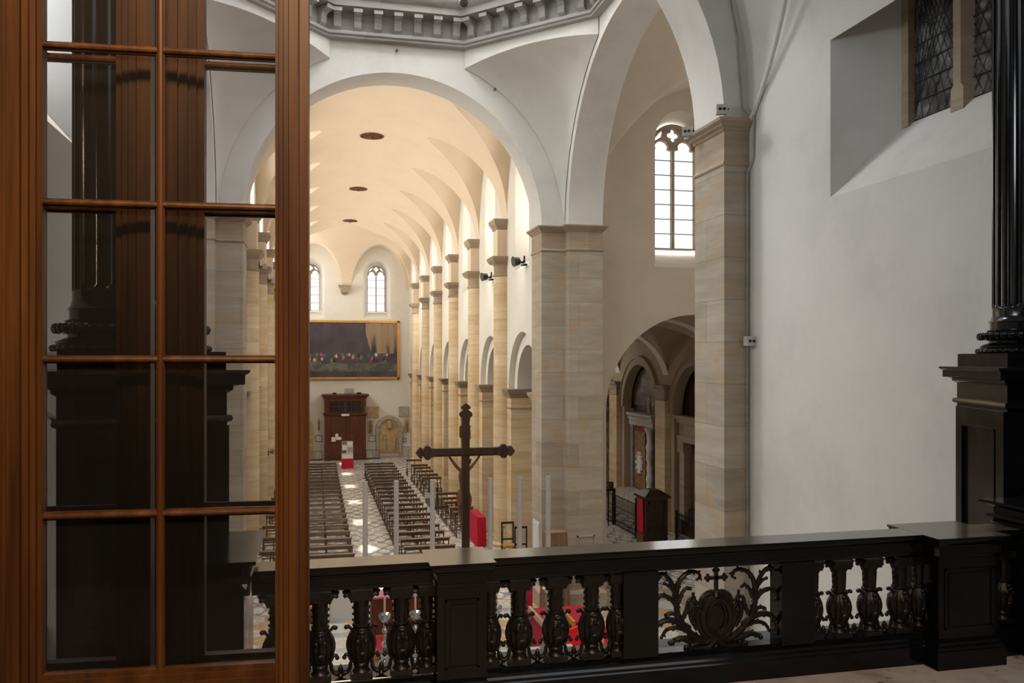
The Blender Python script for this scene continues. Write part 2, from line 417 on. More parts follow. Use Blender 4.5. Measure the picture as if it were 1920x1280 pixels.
# ------------------------------------------------------------------ nave side walls
SPR, RISE, CX, HW = 11.9, 3.9, 2.2, 4.4
def arcade_loop(c):
    L = [(c-1.5, -0.5), (c-1.5, 5.95), (c-1.93, 5.95)]
    L += [(c-1.93*math.cos(PI*k/20), 5.95+1.93*math.sin(PI*k/20)) for k in range(1, 20)]
    L += [(c+1.93, 5.95), (c+1.5, 5.95), (c+1.5, -0.5)]
    return L
def nave_wall(name, X, s):
    m = MB()
    outer = [(24.0, -1.0), (61.0, -1.0), (61.0, 17.0), (24.0, 17.0)]
    hin, hout, low1, low2 = [], [], [], []
    for i in range(7):
        c = (NAVE_Y[i]+NAVE_Y[i+1])/2
        hin.append(arc(c, 0.95, 9.95, 13.2, 0.95)); hout.append(arc(c, 0.62, 10.75, 13.3, 0.62))
        low1.append(arcade_loop(c)); low2.append(arc(c, 1.5, -0.5, 5.95, 1.5))
    # outer skin with the wide arch order, then the thick wall with the inner order
    cut = [(24.0, -0.999), (61.0, -0.999), (61.0, 17.0), (24.0, 17.0)]
    def fix(L): return [(a, max(z, -0.9)) for a, z in L]
    # pad hole vertex counts so the loft works
    m.poly(outer, [fix(l) for l in low1]+hin, putX, X, None)
    for l in low1:
        m.loft([[putX(a, z, X) for a, z in fix(l)], [putX(a, z, X+0.2*s) for a, z in fix(l)]])
    m.poly(outer, [fix(l) for l in low2]+hin, putX, X+0.2*s, None)
    m.poly(outer, [fix(l) for l in low2]+hout, putX, X+0.95*s, None)
    for l in low2:
        m.loft([[putX(a, z, X+0.2*s) for a, z in fix(l)], [putX(a, z, X+0.95*s) for a, z in fix(l)]])
    for a_, b_ in zip(hin, hout):
        m.loft([[putX(a, z, X) for a, z in a_], [putX(a, z, X+0.95*s) for a, z in b_]])
    return struct(m.obj(name, 'plaster_nave', angle=25))
nave_wall('wall_right', 6.6, 1)
nave_wall('wall_left', -2.2, -1)

# window units: stone tracery with two lights, a quatrefoil and panes behind
def clover(cx, cz, r, k, lobes=4, n=7, a0=0.0):
    pts = []
    for i in range(lobes):
        base = a0+2*PI*i/lobes
        c = (cx+r*math.cos(base), cz+r*math.sin(base))
        for j in range(n):
            an = base-PI*0.62+PI*1.24*j/(n-1)
            pts.append((c[0]+k*math.cos(an), c[1]+k*math.sin(an)))
    return pts
def tracery_window(name, cx, w_, zb, zs, put, p, th, bars=5, lattice=True, pane='sky_pane', pane_off=0.06, framed=0.05):
    """name window_n; opening centre cx, half width w_, bottom zb, spring zs (semicircle)"""
    root = struct(empty(name, put(cx, zb, p)))
    m = MB(); mw = 0.045+0.02*w_
    lw = (w_-framed-mw/1.0)/2.0
    holes = []
    for s_ in (-1, 1):
        c = cx+s_*(mw*0.5+lw+0.0)+s_*0.01
        hz = zs-0.10
        L = [(c-lw, zb+0.04), (c-lw, hz)]
        # trefoil head
        L += [(c-lw*0.98, hz+lw*0.20), (c-lw*0.62, hz+lw*0.28), (c-lw*0.70, hz+lw*0.62), (c-lw*0.42, hz+lw*0.95),
              (c, hz+lw*1.08), (c+lw*0.42, hz+lw*0.95), (c+lw*0.70, hz+lw*0.62), (c+lw*0.62, hz+lw*0.28), (c+lw*0.98, hz+lw*0.20), (c+lw, hz)]
        L += [(c+lw, zb+0.04)]
        holes.append(L)
    qz = zs+w_*0.56
    holes.append(clover(cx, qz, w_*0.155, w_*0.115, 4, 7, PI/2))
    for s_ in (-1, 1):
        holes.append([(cx+s_*w_*0.46, zs+w_*0.50), (cx+s_*w_*0.40, zs+w_*0.74), (cx+s_*w_*0.56, zs+w_*0.66), (cx+s_*w_*0.76, zs+w_*0.42), (cx+s_*w_*0.80, zs+w_*0.30)])
    outer = arc(cx, w_, zb, zs, w_, 22)
    m.poly(outer, holes, put, p, p+th)
    wpart(m, 'tracery', 'stone_cap', root, angle=30)
    m = MB()
    for i in range(1, bars+1):
        z = zb+0.04+(zs-0.1-zb)*i/(bars+0.6)
        a = put(cx-w_+framed, z-0.012, p+th*0.55); b = put(cx+w_-framed, z+0.012, p+th*0.7)
        m.box(min(a[0], b[0]), max(a[0], b[0]), min(a[1], b[1]), max(a[1], b[1]), a[2], b[2])
    wpart(m, 'glazing_bar', 'lead', root, smooth=False)
    if pane:
        m = MB(); L = arc(cx, w_*0.99, zb+0.01, zs, w_*0.98, 20)
        m.poly(L, [], put, p+th+ (pane_off if th > 0 else -pane_off))
        wpart(m, 'pane', pane, root, smooth=False)
    return root
wn = 1
for i in range(7):
    c = (NAVE_Y[i]+NAVE_Y[i+1])/2
    tracery_window('window_%d' % wn, c, 0.62, 10.75, 13.3, putX, 7.40, 0.1, pane=None); wn += 1

# ------------------------------------------------------------------ nave vault with lunettes
def vault():
    m = MB(); ha = 2.2; lr = 3.5
    def lz(u): return lr*max(0.0, 1-abs(u)**1.75)**0.6
    def main(x): return SPR+RISE*math.sqrt(max(0, 1-((x-CX)/HW)**2))
    y_end = 56.2
    def half(s):
        for i in range(7):
            y0, y1 = NAVE_Y[i], NAVE_Y[i+1]
            if i == 6: break
            if i == 0: y0 = 24.0
            c = (NAVE_Y[i]+NAVE_Y[i+1])/2
            ys = [y0, c-ha] + [c-ha*math.cos(PI*k/28) for k in range(1, 28)] + [c+ha, y1]
            lun, mn = [], []
            for y in ys:
                zl = SPR+lz((y-c)/ha)
                dx = HW*math.sqrt(max(0, 1-((zl-SPR)/RISE)**2))
                lun.append([(CX+s*(HW+(dx-HW)*j/5), y, zl) for j in range(6)])
                a0 = math.asin(max(-1, min(1, dx/HW)))
                mn.append([(CX+s*HW*math.sin(a0*(1-j/18)), y, SPR+RISE*math.cos(a0*(1-j/18))) for j in range(19)])
            m.loft(lun[1:-1], False); m.loft(mn, False)
    half(1); half(-1)
    # end bay: hipped, with lunettes to the side walls and to the two west windows
    y0, y1 = NAVE_Y[6], 60.4; c = (y0+y1)/2
    nx, ny = 150, 70; g = []
    for j in range(ny+1):
        y = y0+(y1-y0)*j/ny; row = []
        for i in range(nx+1):
            x = CX-HW+2*HW*i/nx
            e = SPR+RISE*math.sqrt(max(0, 1-(max(0, y-56.0)/4.4)**2))
            z = min(main(x), e)
            if abs(y-c) < ha and abs(x-CX) > 0.4:
                q_ = lz((y-c)/ha)
                if abs(x-CX) > HW*math.sqrt(max(0, 1-(q_/RISE)**2))-1e-6: z = max(z, SPR+q_)
            for xc in (CX-HW/2, CX+HW/2):
                q = 1-((x-xc)/1.86)**2
                if q > 0 and y > 56.2: z = max(z, SPR+3.0*math.sqrt(q)) if z < SPR+3.0*math.sqrt(q) and e < SPR+3.0*math.sqrt(q)+0.01 else z
            row.append((x, y, z))
        g.append(row)
    m.loft(g, False)
    return struct(m.obj('ceiling', 'plaster_vault', angle=22))
vault()

# west wall of the nave with its two arched windows
def west_wall():
    m = MB(); Y = 60.4
    outer = [(-3.2, -1.0), (7.6, -1.0), (7.6, 17.0), (-3.2, 17.0)]
    h1, h2 = [], []
    for c in (-0.29, 4.28):
        h1.append(arc(c, 0.95, 9.84, 13.05, 0.95)); h2.append(arc(c, 0.66, 10.33, 13.0, 0.66))
    m.poly(outer, h1, putY, Y, Y+0.9, h2)
    return struct(m.obj('wall_west', 'plaster_nave', angle=25))
west_wall()
for c in (-0.29, 4.28):
    tracery_window('window_%d' % wn, c, 0.66, 10.33, 13.0, putY, 61.1, 0.12, bars=4, pane='sky_pane'); wn += 1

# ------------------------------------------------------------------ crossing
# nave arch wall, with squinches, transept arches, chancel arch
def ring_wall(name, put, p0, p1, c, r, spr, a0, a1, top, mat='plaster', r2=None):
    m = MB()
    outer = [(a0, spr), (c-r, spr)]
    outer += [(c-r*math.cos(PI*k/40), spr+r*math.sin(PI*k/40)) for k in range(1, 40)]
    outer += [(c+r, spr), (a1, spr), (a1, top), (a0, top)]
    m.poly(outer, [], put, p0, p1)
    return struct(m.obj(name, mat, angle=25))
ring_wall('wall_nave_arch', putY, 22.9, 24.0, 2.2, 4.0, 10.7, -3.6, 8.0, 17.5)
ring_wall('wall_chancel_arch', putY, 12.05, 13.09, 2.2, 4.0, 10.7, -2.7, 7.1, 17.5)
YT = 18.03; RT = 4.52
def trans_ring(name, X0, X1):
    return ring_wall(name, putX, X0, X1, YT, RT, 10.7, 12.9, 24.0, 17.5)
trans_ring('wall_transept_arch_right', 6.87, 7.88)
trans_ring('wall_transept_arch_left', -2.47, -3.48)
# nave-side upper wall between the nave arch and the side walls is closed by the side walls themselves

OCT = [(0.32, 22.75), (4.0, 22.75), (6.72, 19.95), (6.72, 16.15), (4.0, 13.3), (0.32, 13.3), (-2.32, 16.15), (-2.32, 19.95)]
ZC = 15.5
def pendentive(name, corner_sign_x, corner_sign_y):
    """squinch surface ruled between the two arch rings of one corner"""
    m = MB(); sx, sy = corner_sign_x, corner_sign_y
    pa = 22.88 if sy > 0 else 13.11
    px_ = 6.85 if sx > 0 else -2.45
    R1 = 4.62
    rows = []; N = 16; K = 12
    for i in range(N+1):
        t = i/N
        an = math.radians(88-(88-23.0)*t)
        A = Vector((CX+sx*R1*math.sin(an), pa, 10.7+R1*math.cos(an)))
        an2 = math.radians(88-(88-23.0)*t)
        R2 = 4.82
        B = Vector((px_, YT+sy*R2*math.sin(an2), 10.6+R2*math.cos(an2)))
        if t == 0: B.y = pa; A.x = px_
        row = []
        for k in range(K+1):
            u = k/K; P_ = A.lerp(B, u); ch = (B-A).length
            bow = 4*u*(1-u)
            P_ += Vector((sx, sy, 0)).normalized()*ch*0.16*bow*math.sin(PI*min(1, t*1.0))*(1.0 if t < 1 else 0)
            P_.z += 0.22*bow*t
            row.append(tuple(P_))
        rows.append(row)
    m.loft(rows, False)
    top = rows[-1]
    m.loft([top, [(x, y, ZC+0.05) for x, y, z in top]], False)
    return struct(m.obj(name, 'plaster', angle=40))
for k, (a, b) in enumerate(((1, 1), (-1, 1), (1, -1), (-1, -1))):
    pendentive('trim_%d' % (k+1), a, b)

# octagonal cornice with brackets, as a thing with parts
def offs(poly, d):
    n = len(poly); out = []
    for i in range(n):
        p0, p1, p2 = Vector(poly[i-1]), Vector(poly[i]), Vector(poly[(i+1) % n])
        e1 = (p1-p0).normalized(); e2 = (p2-p1).normalized()
        n1 = Vector((e1.y, -e1.x)); n2 = Vector((e2.y, -e2.x))
        b = (n1+n2).normalized(); k = d/max(0.3, b.dot(n1))
        q = p1+b*k; out.append((q.x, q.y))
    return out
cent = Vector((2.2, 18.03))
def oct_sweep(prof):
    m = MB(); loops = []
    for d, z in prof:
        P_ = offs(OCT, 0.0) if d == 0 else offs(OCT, d*SG)
        loops.append([(x, y, z) for x, y in P_])
    m.loft(loops, True); return m
# sign that moves inwards
t1 = offs(OCT, 0.3); SG = 1 if (Vector(t1[0])-cent).length < (Vector(OCT[0])-cent).length else -1
cor = thing('octagonal_cornice', 'grey stone octagonal cornice carried on scroll brackets under the dome', 'cornice', (2.2, 18.03, 15.5))
wpart(oct_sweep([(-0.35, 15.45), (0.0, 15.45), (0.05, 15.47), (0.05, 15.52), (0.10, 15.55), (0.10, 15.60), (0.05, 15.66), (0.0, 15.67), (0.0, 16.12), (0.42, 16.16), (0.44, 16.32), (0.50, 16.36), (0.56, 16.46), (0.58, 16.52), (-0.35, 16.54)]), 'moulding', 'stone_grey', cor, angle=30)
for i in range(8):
    a, b = Vector(OCT[i]), Vector(OCT[(i+1) % 8]); L = (b-a).length; n = 7
    e = (b-a)/L; nn = Vector((e.y, -e.x))*SG
    if nn.dot(cent-a) < 0: nn = -nn
    for k in range(n):
        if i in (3, 4, 5): continue
        c = a+e*(L*(k+0.5)/n)
        prof = [(-0.02, 15.67), (0.06, 15.66), (0.13, 15.72), (0.15, 15.80), (0.14, 15.88), (0.18, 15.97), (0.28, 16.00), (0.35, 16.03), (0.36, 16.12), (-0.02, 16.12)]
        m = MB()
        m.loft([[(c.x+nn.x*d+e.x*s_, c.y+nn.y*d+e.y*s_, z) for d, z in prof] for s_ in (-0.095, 0.095)], True, True)
        m.box(0, 0.04, -0.115, 0.115, 0, 0.10)
        for q in range(len(m.v)-8, len(m.v)):
            x, y, z = m.v[q]; m.v[q] = (c.x+nn.x*(0.34+x)+e.x*y, c.y+nn.y*(0.34+x)+e.y*y, 16.03+z)
        wpart(m, 'bracket', 'stone_grey', cor, angle=30)
m = MB()
oi = offs(OCT, 0.40*SG)
for i in (7, 0, 1, 2, 6):
    a, b = Vector(oi[i]), Vector(oi[(i+1) % 8]); L = (b-a).length
    n = 8
    for k in range(n):
        c = a.lerp(b, (k+0.5)/n)
        m.lathe([(0.07, 0), (0.07, 0.06), (0.04, 0.10), (0.085, 0.32), (0.05, 0.55), (0.06, 0.75)], 10, (c.x, c.y, 16.64))
wpart(m, 'parapet_baluster', 'stone_white', cor)
wpart(oct_sweep([(0.25, 16.52), (0.50, 16.52), (0.50, 16.66), (0.25, 16.66)]), 'parapet_plinth', 'stone_white', cor, angle=30)
# drum wall above the gallery
m = MB(); m.loft([[(x, y, z) for x, y in offs(OCT, -0.9*SG)] for z in (15.4, 24.5)], True)
struct(m.obj('wall_drum', 'plaster', smooth=False))
m = MB()
L0 = offs(OCT, -0.9*SG); m.loft([[(x, y, 16.50) for x, y in OCT], [(x, y, 16.50) for x, y in L0]], True)
struct(m.obj('trim_gallery', 'stone_grey', smooth=False))
# two round floodlights under the gallery edge, one box camera
for (x, y) in ((0.42, 22.25), (3.85, 22.25)):
    t = thing('gallery_spotlight', 'small round spotlight fixed to the gallery edge above the %s of the nave arch' % ('left side' if x < 2 else 'right side'), 'spotlight', (x, y, 16.55))
    m = MB(); m.tube([(x, y, 16.62), (x, y-0.18, 16.40)], [0.12, 0.14], 14); wpart(m, 'housing', 'box', t)
    m = MB(); m.tube([(x, y-0.182, 16.398), (x, y-0.19, 16.388)], 0.115, 14); wpart(m, 'lens', 'dark_glass', t)

# ------------------------------------------------------------------ piers
def cap_prof(h, out):
    """capital moulding from necking to abacus, relative to the shaft face"""
    return [(0.0, 0), (0.035*out, 0.015), (0.05*out, 0.04), (0.035*out, 0.065), (0.0, 0.08), (0.0, h*0.75), (0.05*out, h*0.77), (0.06*out, h*0.81), (0.14*out, h*0.85), (0.15*out, h*0.88), (0.24*out, h*0.94), (0.25*out, h), (-0.05, h)]
def poly_cap(m, poly, z0, h, out, inv=1):
    prof = cap_prof(h, out)
    loops = []
    for d, z in prof:
        loops.append([(x, y, z0+z) for x, y in offs(poly, d*inv)])
    m.loft(loops, True, True)
def ccw(poly):
    a = sum(poly[i-1][0]*poly[i][1]-poly[i][0]*poly[i-1][1] for i in range(len(poly)))
    return poly if a > 0 else poly[::-1]
PN = [0]
def pier(name, label, poly, x, y):
    poly = ccw(poly)   # offs(+d) goes outwards for ccw
    PN[0] += 1; t = struct(empty('wall_pier_%d' % PN[0], (x, y, 0)))
    m = MB(); m.loft([[(a, b, z) for a, b in poly] for z in (0.0, 10.0)], True, True)
    wpart(m, 'shaft', 'stone_pier', t, smooth=False)
    m = MB(); poly_cap(m, poly, 10.0, 0.72, 0.55); wpart(m, 'capital', 'stone_cap', t, angle=28)
    m = MB(); m.loft([[(a, b, z) for a, b in offs(poly, 0.10)] for z in (0.0, 0.45)]+[[(a, b, z) for a, b in offs(poly, 0.02)] for z in (0.55,)], True, True)
    wpart(m, 'base', 'stone_pier', t, smooth=False)
    return t
far_r = [(6.2, 22.9), (6.87, 22.9), (6.87, 22.55), (7.88, 22.55), (7.88, 24.0), (6.2, 24.0)]
mir = lambda P_: [(4.4-x, y) for x, y in P_]
near_r = [(6.2, 12.05), (6.64, 12.05), (7.88, 12.05), (7.88, 13.5), (6.87, 13.5), (6.87, 13.09), (6.2, 13.09)]
pier('crossing_pier', 'stepped stone pier between the nave arcade and the right transept', far_r, 6.9, 23.3)
pier('crossing_pier', 'stepped stone pier seen through the glazed door beside the left nave columns', mir(far_r), -2.5, 23.3)
pier('crossing_pier', 'tall stone pier with grey box lights, standing against the white chancel wall', near_r, 6.9, 12.6)
mn_ = mir(near_r)
pier('crossing_pier', 'stone pier of the chancel arch hidden behind the glazed wooden door', mn_, -2.5, 12.6)

# ------------------------------------------------------------------ nave half columns
ORD = ['first', 'second', 'third', 'fourth', 'fifth', 'sixth', 'seventh', 'eighth', 'ninth', 'tenth', 'eleventh', 'twelfth', 'thirteenth', 'fourteenth', 'fifteenth', 'sixteenth', 'seventeenth', 'eighteenth', 'nineteenth', 'twentieth', 'twenty-first', 'twenty-second']
def half_column(s, label, grp):
    """local: wall plane at x=0, column stands towards -x*s"""
    t = thing('half_column', label, 'column', (0, 0, 0), 0, grp)
    m = MB(); r = 0.40
    m.lathe([(r+0.14, 0), (r+0.14, 0.22), (r+0.10, 0.30), (r+0.06, 0.36), (r+0.09, 0.44), (r, 0.52)], 28); m.box(-0.56, 0.56, -0.56, 0.56, 0, 0.12); m.obj('base', 'stone_gold', t)
    m = MB(); m.lathe([(r, 0.5), (r+0.005, 4), (r-0.01, 9.92)], 32); m.obj('shaft', 'stone_gold', t)
    m = MB(); m.lathe([(r-0.01, 9.9), (r+0.03, 9.92), (r+0.03, 9.97), (r-0.01, 10.0), (r-0.01, 10.28), (r+0.05, 10.34), (r+0.05, 10.38)], 32)
    sq = [(-0.45, -0.45), (0.45, -0.45), (0.45, 0.45), (-0.45, 0.45)]
    m.loft([[(x, y, z) for x, y in offs(sq, d)] for d, z in ((-0.03, 10.36), (0.03, 10.40), (0.06, 10.46), (0.09, 10.50), (0.10, 10.58), (-0.1, 10.58))], True, True)
    m.obj('lower_capital', 'stone_cap', t, angle=30)
    m = MB(); m.box(-0.34, 0.34, -0.36, 0.36, 10.58, 11.55); m.obj('upper_pilaster', 'plaster_vault', t, smooth=False)
    sq = [(-0.34, -0.36), (0.34, -0.36), (0.34, 0.36), (-0.34, 0.36)]
    m = MB(); m.loft([[(x, y, z) for x, y in offs(sq, d)] for d, z in ((0, 11.54), (0.03, 11.57), (0.03, 11.62), (0.10, 11.72), (0.14, 11.80), (0.15, 11.90), (-0.1, 11.90))], True, True)
    m.obj('upper_capital', 'stone_cap', t, angle=30)
    return t
rc = half_column(1, '', 'half columns along the right nave wall')
for i in range(1, 7):
    o = rc if i == 1 else copy_tree(rc)
    o.location = (6.6, NAVE_Y[i], 0)
    o['label'] = 'golden stone half column of the right nave wall, %s counting back from the crossing pier' % ORD[i-1]
for i in range(1, 7):
    o = copy_tree(rc); o.location = (-2.2, NAVE_Y[i], 0)
    o['label'] = 'golden stone half column of the left nave wall, %s counting back from the crossing' % ORD[i-1]
    o['group'] = 'half columns along the left nave wall'
# arcade imposts (moulded blocks on each jamb)
k = 5
for s, X in ((1, 6.6), (-1, -2.2)):
    for i in range(7):
        c = (NAVE_Y[i]+NAVE_Y[i+1])/2
        m = MB()
        for e in (-1, 1):
            j = c+e*1.5
            poly = ccw([(X-0.02*s, j), (X-0.02*s, j+e*0.62), (X+0.95*s, j+e*0.62), (X+0.95*s, j)])
            for z0, h, o_ in ((5.25, 0.08, 0.04), (5.62, 0.33, 0.0)):
                if h < 0.1: m.loft([[(a, b, z) for a, b in offs(poly, d)] for d, z in ((0, z0), (0.035, z0+0.02), (0.035, z0+0.06), (0, z0+h))], True, True)
                else: m.loft([[(a, b, z) for a, b in offs(poly, d)] for d, z in ((0, z0), (0.04, z0+0.05), (0.06, z0+0.12), (0.12, z0+0.2), (0.15, z0+0.25), (0.16, z0+h), (0, z0+h+0.005))], True, True)
        struct(m.obj('trim_%d' % k, 'stone_cap', angle=30)); k += 1
        # stone facing of the jambs
        m = MB()
        for e in (-1, 1):
            j = c+e*1.5
            m.box(min(X-0.015*s, X+0.95*s), max(X-0.015*s, X+0.95*s), min(j-e*0.012, j+e*0.62), max(j-e*0.012, j+e*0.62), 0, 5.7)
        struct(m.obj('trim_%d' % k, 'stone_gold', smooth=False)); k += 1
m = MB(); m.loft([[(x, y, z) for x, y in P_] for P_, z in (([(2.0, 60.3), (2.08, 60.3), (2.08, 60.4), (2.0, 60.4)], 11.45), ([(1.78, 60.1), (2.3, 60.1), (2.3, 60.4), (1.78, 60.4)], 11.62), ([(1.74, 60.08), (2.34, 60.08), (2.34, 60.4), (1.74, 60.4)], 11.85), ([(1.62, 60.0), (2.46, 60.0), (2.46, 60.4), (1.62, 60.4)], 12.05), ([(1.60, 60.0), (2.48, 60.0), (2.48, 60.4), (1.60, 60.4)], 12.12))], True, True)
tag(m.obj('wall_corbel', 'stone_cap', angle=30), 'small grey corbel between the two west windows', 'corbel')
# vault grilles
def grille(y, lab):
    t = thing('vault_grille', lab, 'grille', (2.2, y, 15.80), 0, 'round vent grilles along the vault crown')
    m = MB(); m.lathe([(0.40, -0.02), (0.43, -0.05), (0.47, -0.05), (0.47, 0.0), (0.40, 0.02)], 28); m.obj('ring', 'grille', t)
    m = MB()
    for q in range(6):
        a = PI*q/6; m.tube([(0.41*math.cos(a), 0.41*math.sin(a), -0.04), (-0.41*math.cos(a), -0.41*math.sin(a), -0.04)], 0.018, 6)
    for r in (0.13, 0.27): m.tube([(r*math.cos(PI*q/10), r*math.sin(PI*q/10), -0.04) for q in range(21)], 0.015, 6)
    m.ball((0, 0, -0.1), 0.06); m.obj('bars', 'grille', t)
    m = MB(); m.lathe([(0.42, -0.005), (0.42, 0.0)], 24); m.obj('backing', 'vest_wood', t)
for y, lab in ((33.75, 'round rust-brown grille on the vault crown nearest the crossing'), (44.4, 'round rust-brown grille in the middle of the vault crown'), (54.8, 'round rust-brown grille on the vault crown farthest down the nave')):
    grille(y, lab)

# ------------------------------------------------------------------ transepts
def groin(name, x0, x1, y0, y1, xc, hx, yc, hy, zs, rx, ry, mat, nx=90, ny=90):
    g = []
    for j in range(ny+1):
        y = y0+(y1-y0)*j/ny; row = []
        for i in range(nx+1):
            x = x0+(x1-x0)*i/nx
            qa = 1-((y-yc)/hy)**2; qb = 1-((x-xc)/hx)**2
            row.append((x, y, zs+max(ry*math.sqrt(max(0, qa)), rx*math.sqrt(max(0, qb)))))
        g.append(row)
    m = MB(); m.loft(g, False)
    return struct(m.obj(name, mat, angle=60))
def transept(s):
    nm = 'right' if s > 0 else 'left'
    fx = (lambda x: x) if s > 0 else (lambda x: 4.4-x)
    x0, x1 = fx(7.88), fx(16.1)
    groin('ceiling_transept_'+nm, x0, x1, 12.0, 24.0, fx(11.99), 4.11, 18.03, 6.0, 10.7, 4.6, 4.9, 'plaster_trans')
    m = MB()
    a, b = fx(7.6), fx(16.4)
    outer = [(a, -0.5), (b, -0.5), (b, 17), (a, 17)]
    h1 = [arc(fx(10.9), 0.84, 9.78, 13.62, 0.95), arc(fx(11.42), 2.92, -0.4, 5.45, 2.9, 30)]
    h2 = [arc(fx(10.9), 0.79, 10.40, 13.52, 0.79), arc(fx(11.42), 2.92, -0.4, 5.45, 2.9, 30)]
    if s < 0: h1 = [L[::-1] for L in h1]; h2 = [L[::-1] for L in h2]
    m.poly(outer, h1, putY, 24.0, 24.9, h2)
    struct(m.obj('wall_transept_'+nm+'_west', 'plaster_trans' if s > 0 else 'plaster', angle=25))
    m = MB(); x = fx(16.1); m.poly([(11.5, -0.5), (24.5, -0.5), (24.5, 17), (11.5, 17)], [arc(17.5, 1.5, 9.5, 13.0, 1.5)], putX, x, x+0.9*s)
    struct(m.obj('wall_transept_'+nm+'_end', 'plaster', angle=25))
    m = MB(); a = fx(7.2); m.poly([(a, -0.5), (fx(16.4), -0.5), (fx(16.4), 17), (a, 17)], [], putY, 12.0, 11.5)
    struct(m.obj('wall_transept_'+nm+'_east', 'plaster', smooth=False))
transept(1); transept(-1)
tracery_window('window_%d' % wn, 10.9, 0.79, 10.40, 13.52, putY, 24.55, 0.16, bars=6, pane='sky_pane'); wn += 1
# roof over the east side of the crossing and the chancel (vaulted)
def chancel():
    m = MB(); g = []
    for y in (5.63, 12.05):
        g.append([(2.2+4.43*math.sin(PI*(k/30-0.5)), y, 11.2+4.3*math.cos(PI*(k/30-0.5))) for k in range(31)])
    m.loft(g, False); struct(m.obj('ceiling_chancel', 'plaster', angle=60))
    for s, X in ((1, 6.63), (-1, -2.33)):
        nm = 'right' if s > 0 else 'left'
        m = MB()
        outer = [(5.6, -0.5), (12.06, -0.5), (12.06, 12.0), (5.6, 12.0)]
        h1 = [[(7.0, 9.126), (9.912, 9.126), (9.912, 11.9), (7.0, 11.9)]]
        h2 = [[(7.45, 10.0), (9.40, 10.0), (9.40, 11.9), (7.45, 11.9)]]
        m.poly(outer, h1, putX, X, X+0.77*s, h2)
        struct(m.obj('wall_chancel_'+nm, 'plaster', smooth=False))
        m = MB(); m.box(min(X+0.7*s, X), max(X+0.7*s, X), 5.6, 12.0, 11.9, 12.1)
    return
chancel()
# vault springing rib of the chancel, beside the near pier
def rib():
    m = MB(); pts = []
    for k in range(14):
        a = PI/2-0.9*k/13
        pts.append((2.2+4.42*math.sin(a)-0.02, 11.95-k*0.30, 10.7+4.3*math.cos(a)))
    m.tube(pts, 0.035, 8); return struct(m.obj('trim_%d' % 60, 'plaster'))
rib()
# stone frame + mullion + leaded glass of the right chancel window
cw = struct(empty('window_%d' % wn, (7.4, 8.4, 9.97))); wn += 1
m = MB(); m.box(7.33, 7.5, 9.30, 9.42, 9.95, 14.5); wpart(m, 'jamb', 'stone_cap', cw, smooth=False)
m = MB()
m.loft([[(x, y, z) for x, y in ((7.30, 8.36+d), (7.30, 8.50-d), (7.44, 8.56-d*0.4), (7.5, 8.5), (7.5, 8.36), (7.44, 8.30+d*0.4))] for z, d in ((9.9, -0.03), (10.16, -0.03), (10.20, 0.01), (14.5, 0.01))], True, True)
wpart(m, 'mullion', 'stone_cap', cw, smooth=False)
m = MB(); m.box(7.44, 7.46, 6.9, 9.42, 9.9, 14.5); wpart(m, 'pane', 'dark_glass', cw, smooth=False)
m = MB()
for k in range(9): m.tube([(7.425, 6.9, 10.02+0.235*k), (7.425, 9.4, 10.02+0.235*k)], 0.008, 6)
d_ = 0.26
for k in range(-14, 26):
    for sg in (-1, 1):
        y0 = 6.9+k*0.15; 
        pts = [(7.43, y0, 9.9), (7.43, y0+sg*1.3, 12.4)]
        y1 = pts[1][1]
        m.tube(pts, 0.0045, 4, caps=False)
m.v = [(x, min(9.4, max(6.9, y)), z) for x, y, z in m.v]
wpart(m, 'lead_lattice', 'lead', cw, smooth=False)
# walls closing the chapel room (behind and beside the viewer)
m = MB(); m.box(-5.2, 9.2, -3.4, -3.2, 4.7, 11.5); struct(m.obj('wall_back', 'marble', smooth=False))
m = MB(); m.box(6.9, 8.2, 5.0, 5.63, 5.0, 12.2); struct(m.obj('wall_chapel_right', 'marble', smooth=False))
m = MB(); m.box(-3.9, -2.6, 5.0, 5.63, 5.0, 12.2); struct(m.obj('wall_chapel_left', 'marble', smooth=False))
m = MB(); m.box(-3.5, 7.9, 5.35, 5.6, -0.2, 4.7); struct(m.obj('wall_altar', 'stone_white', smooth=False))

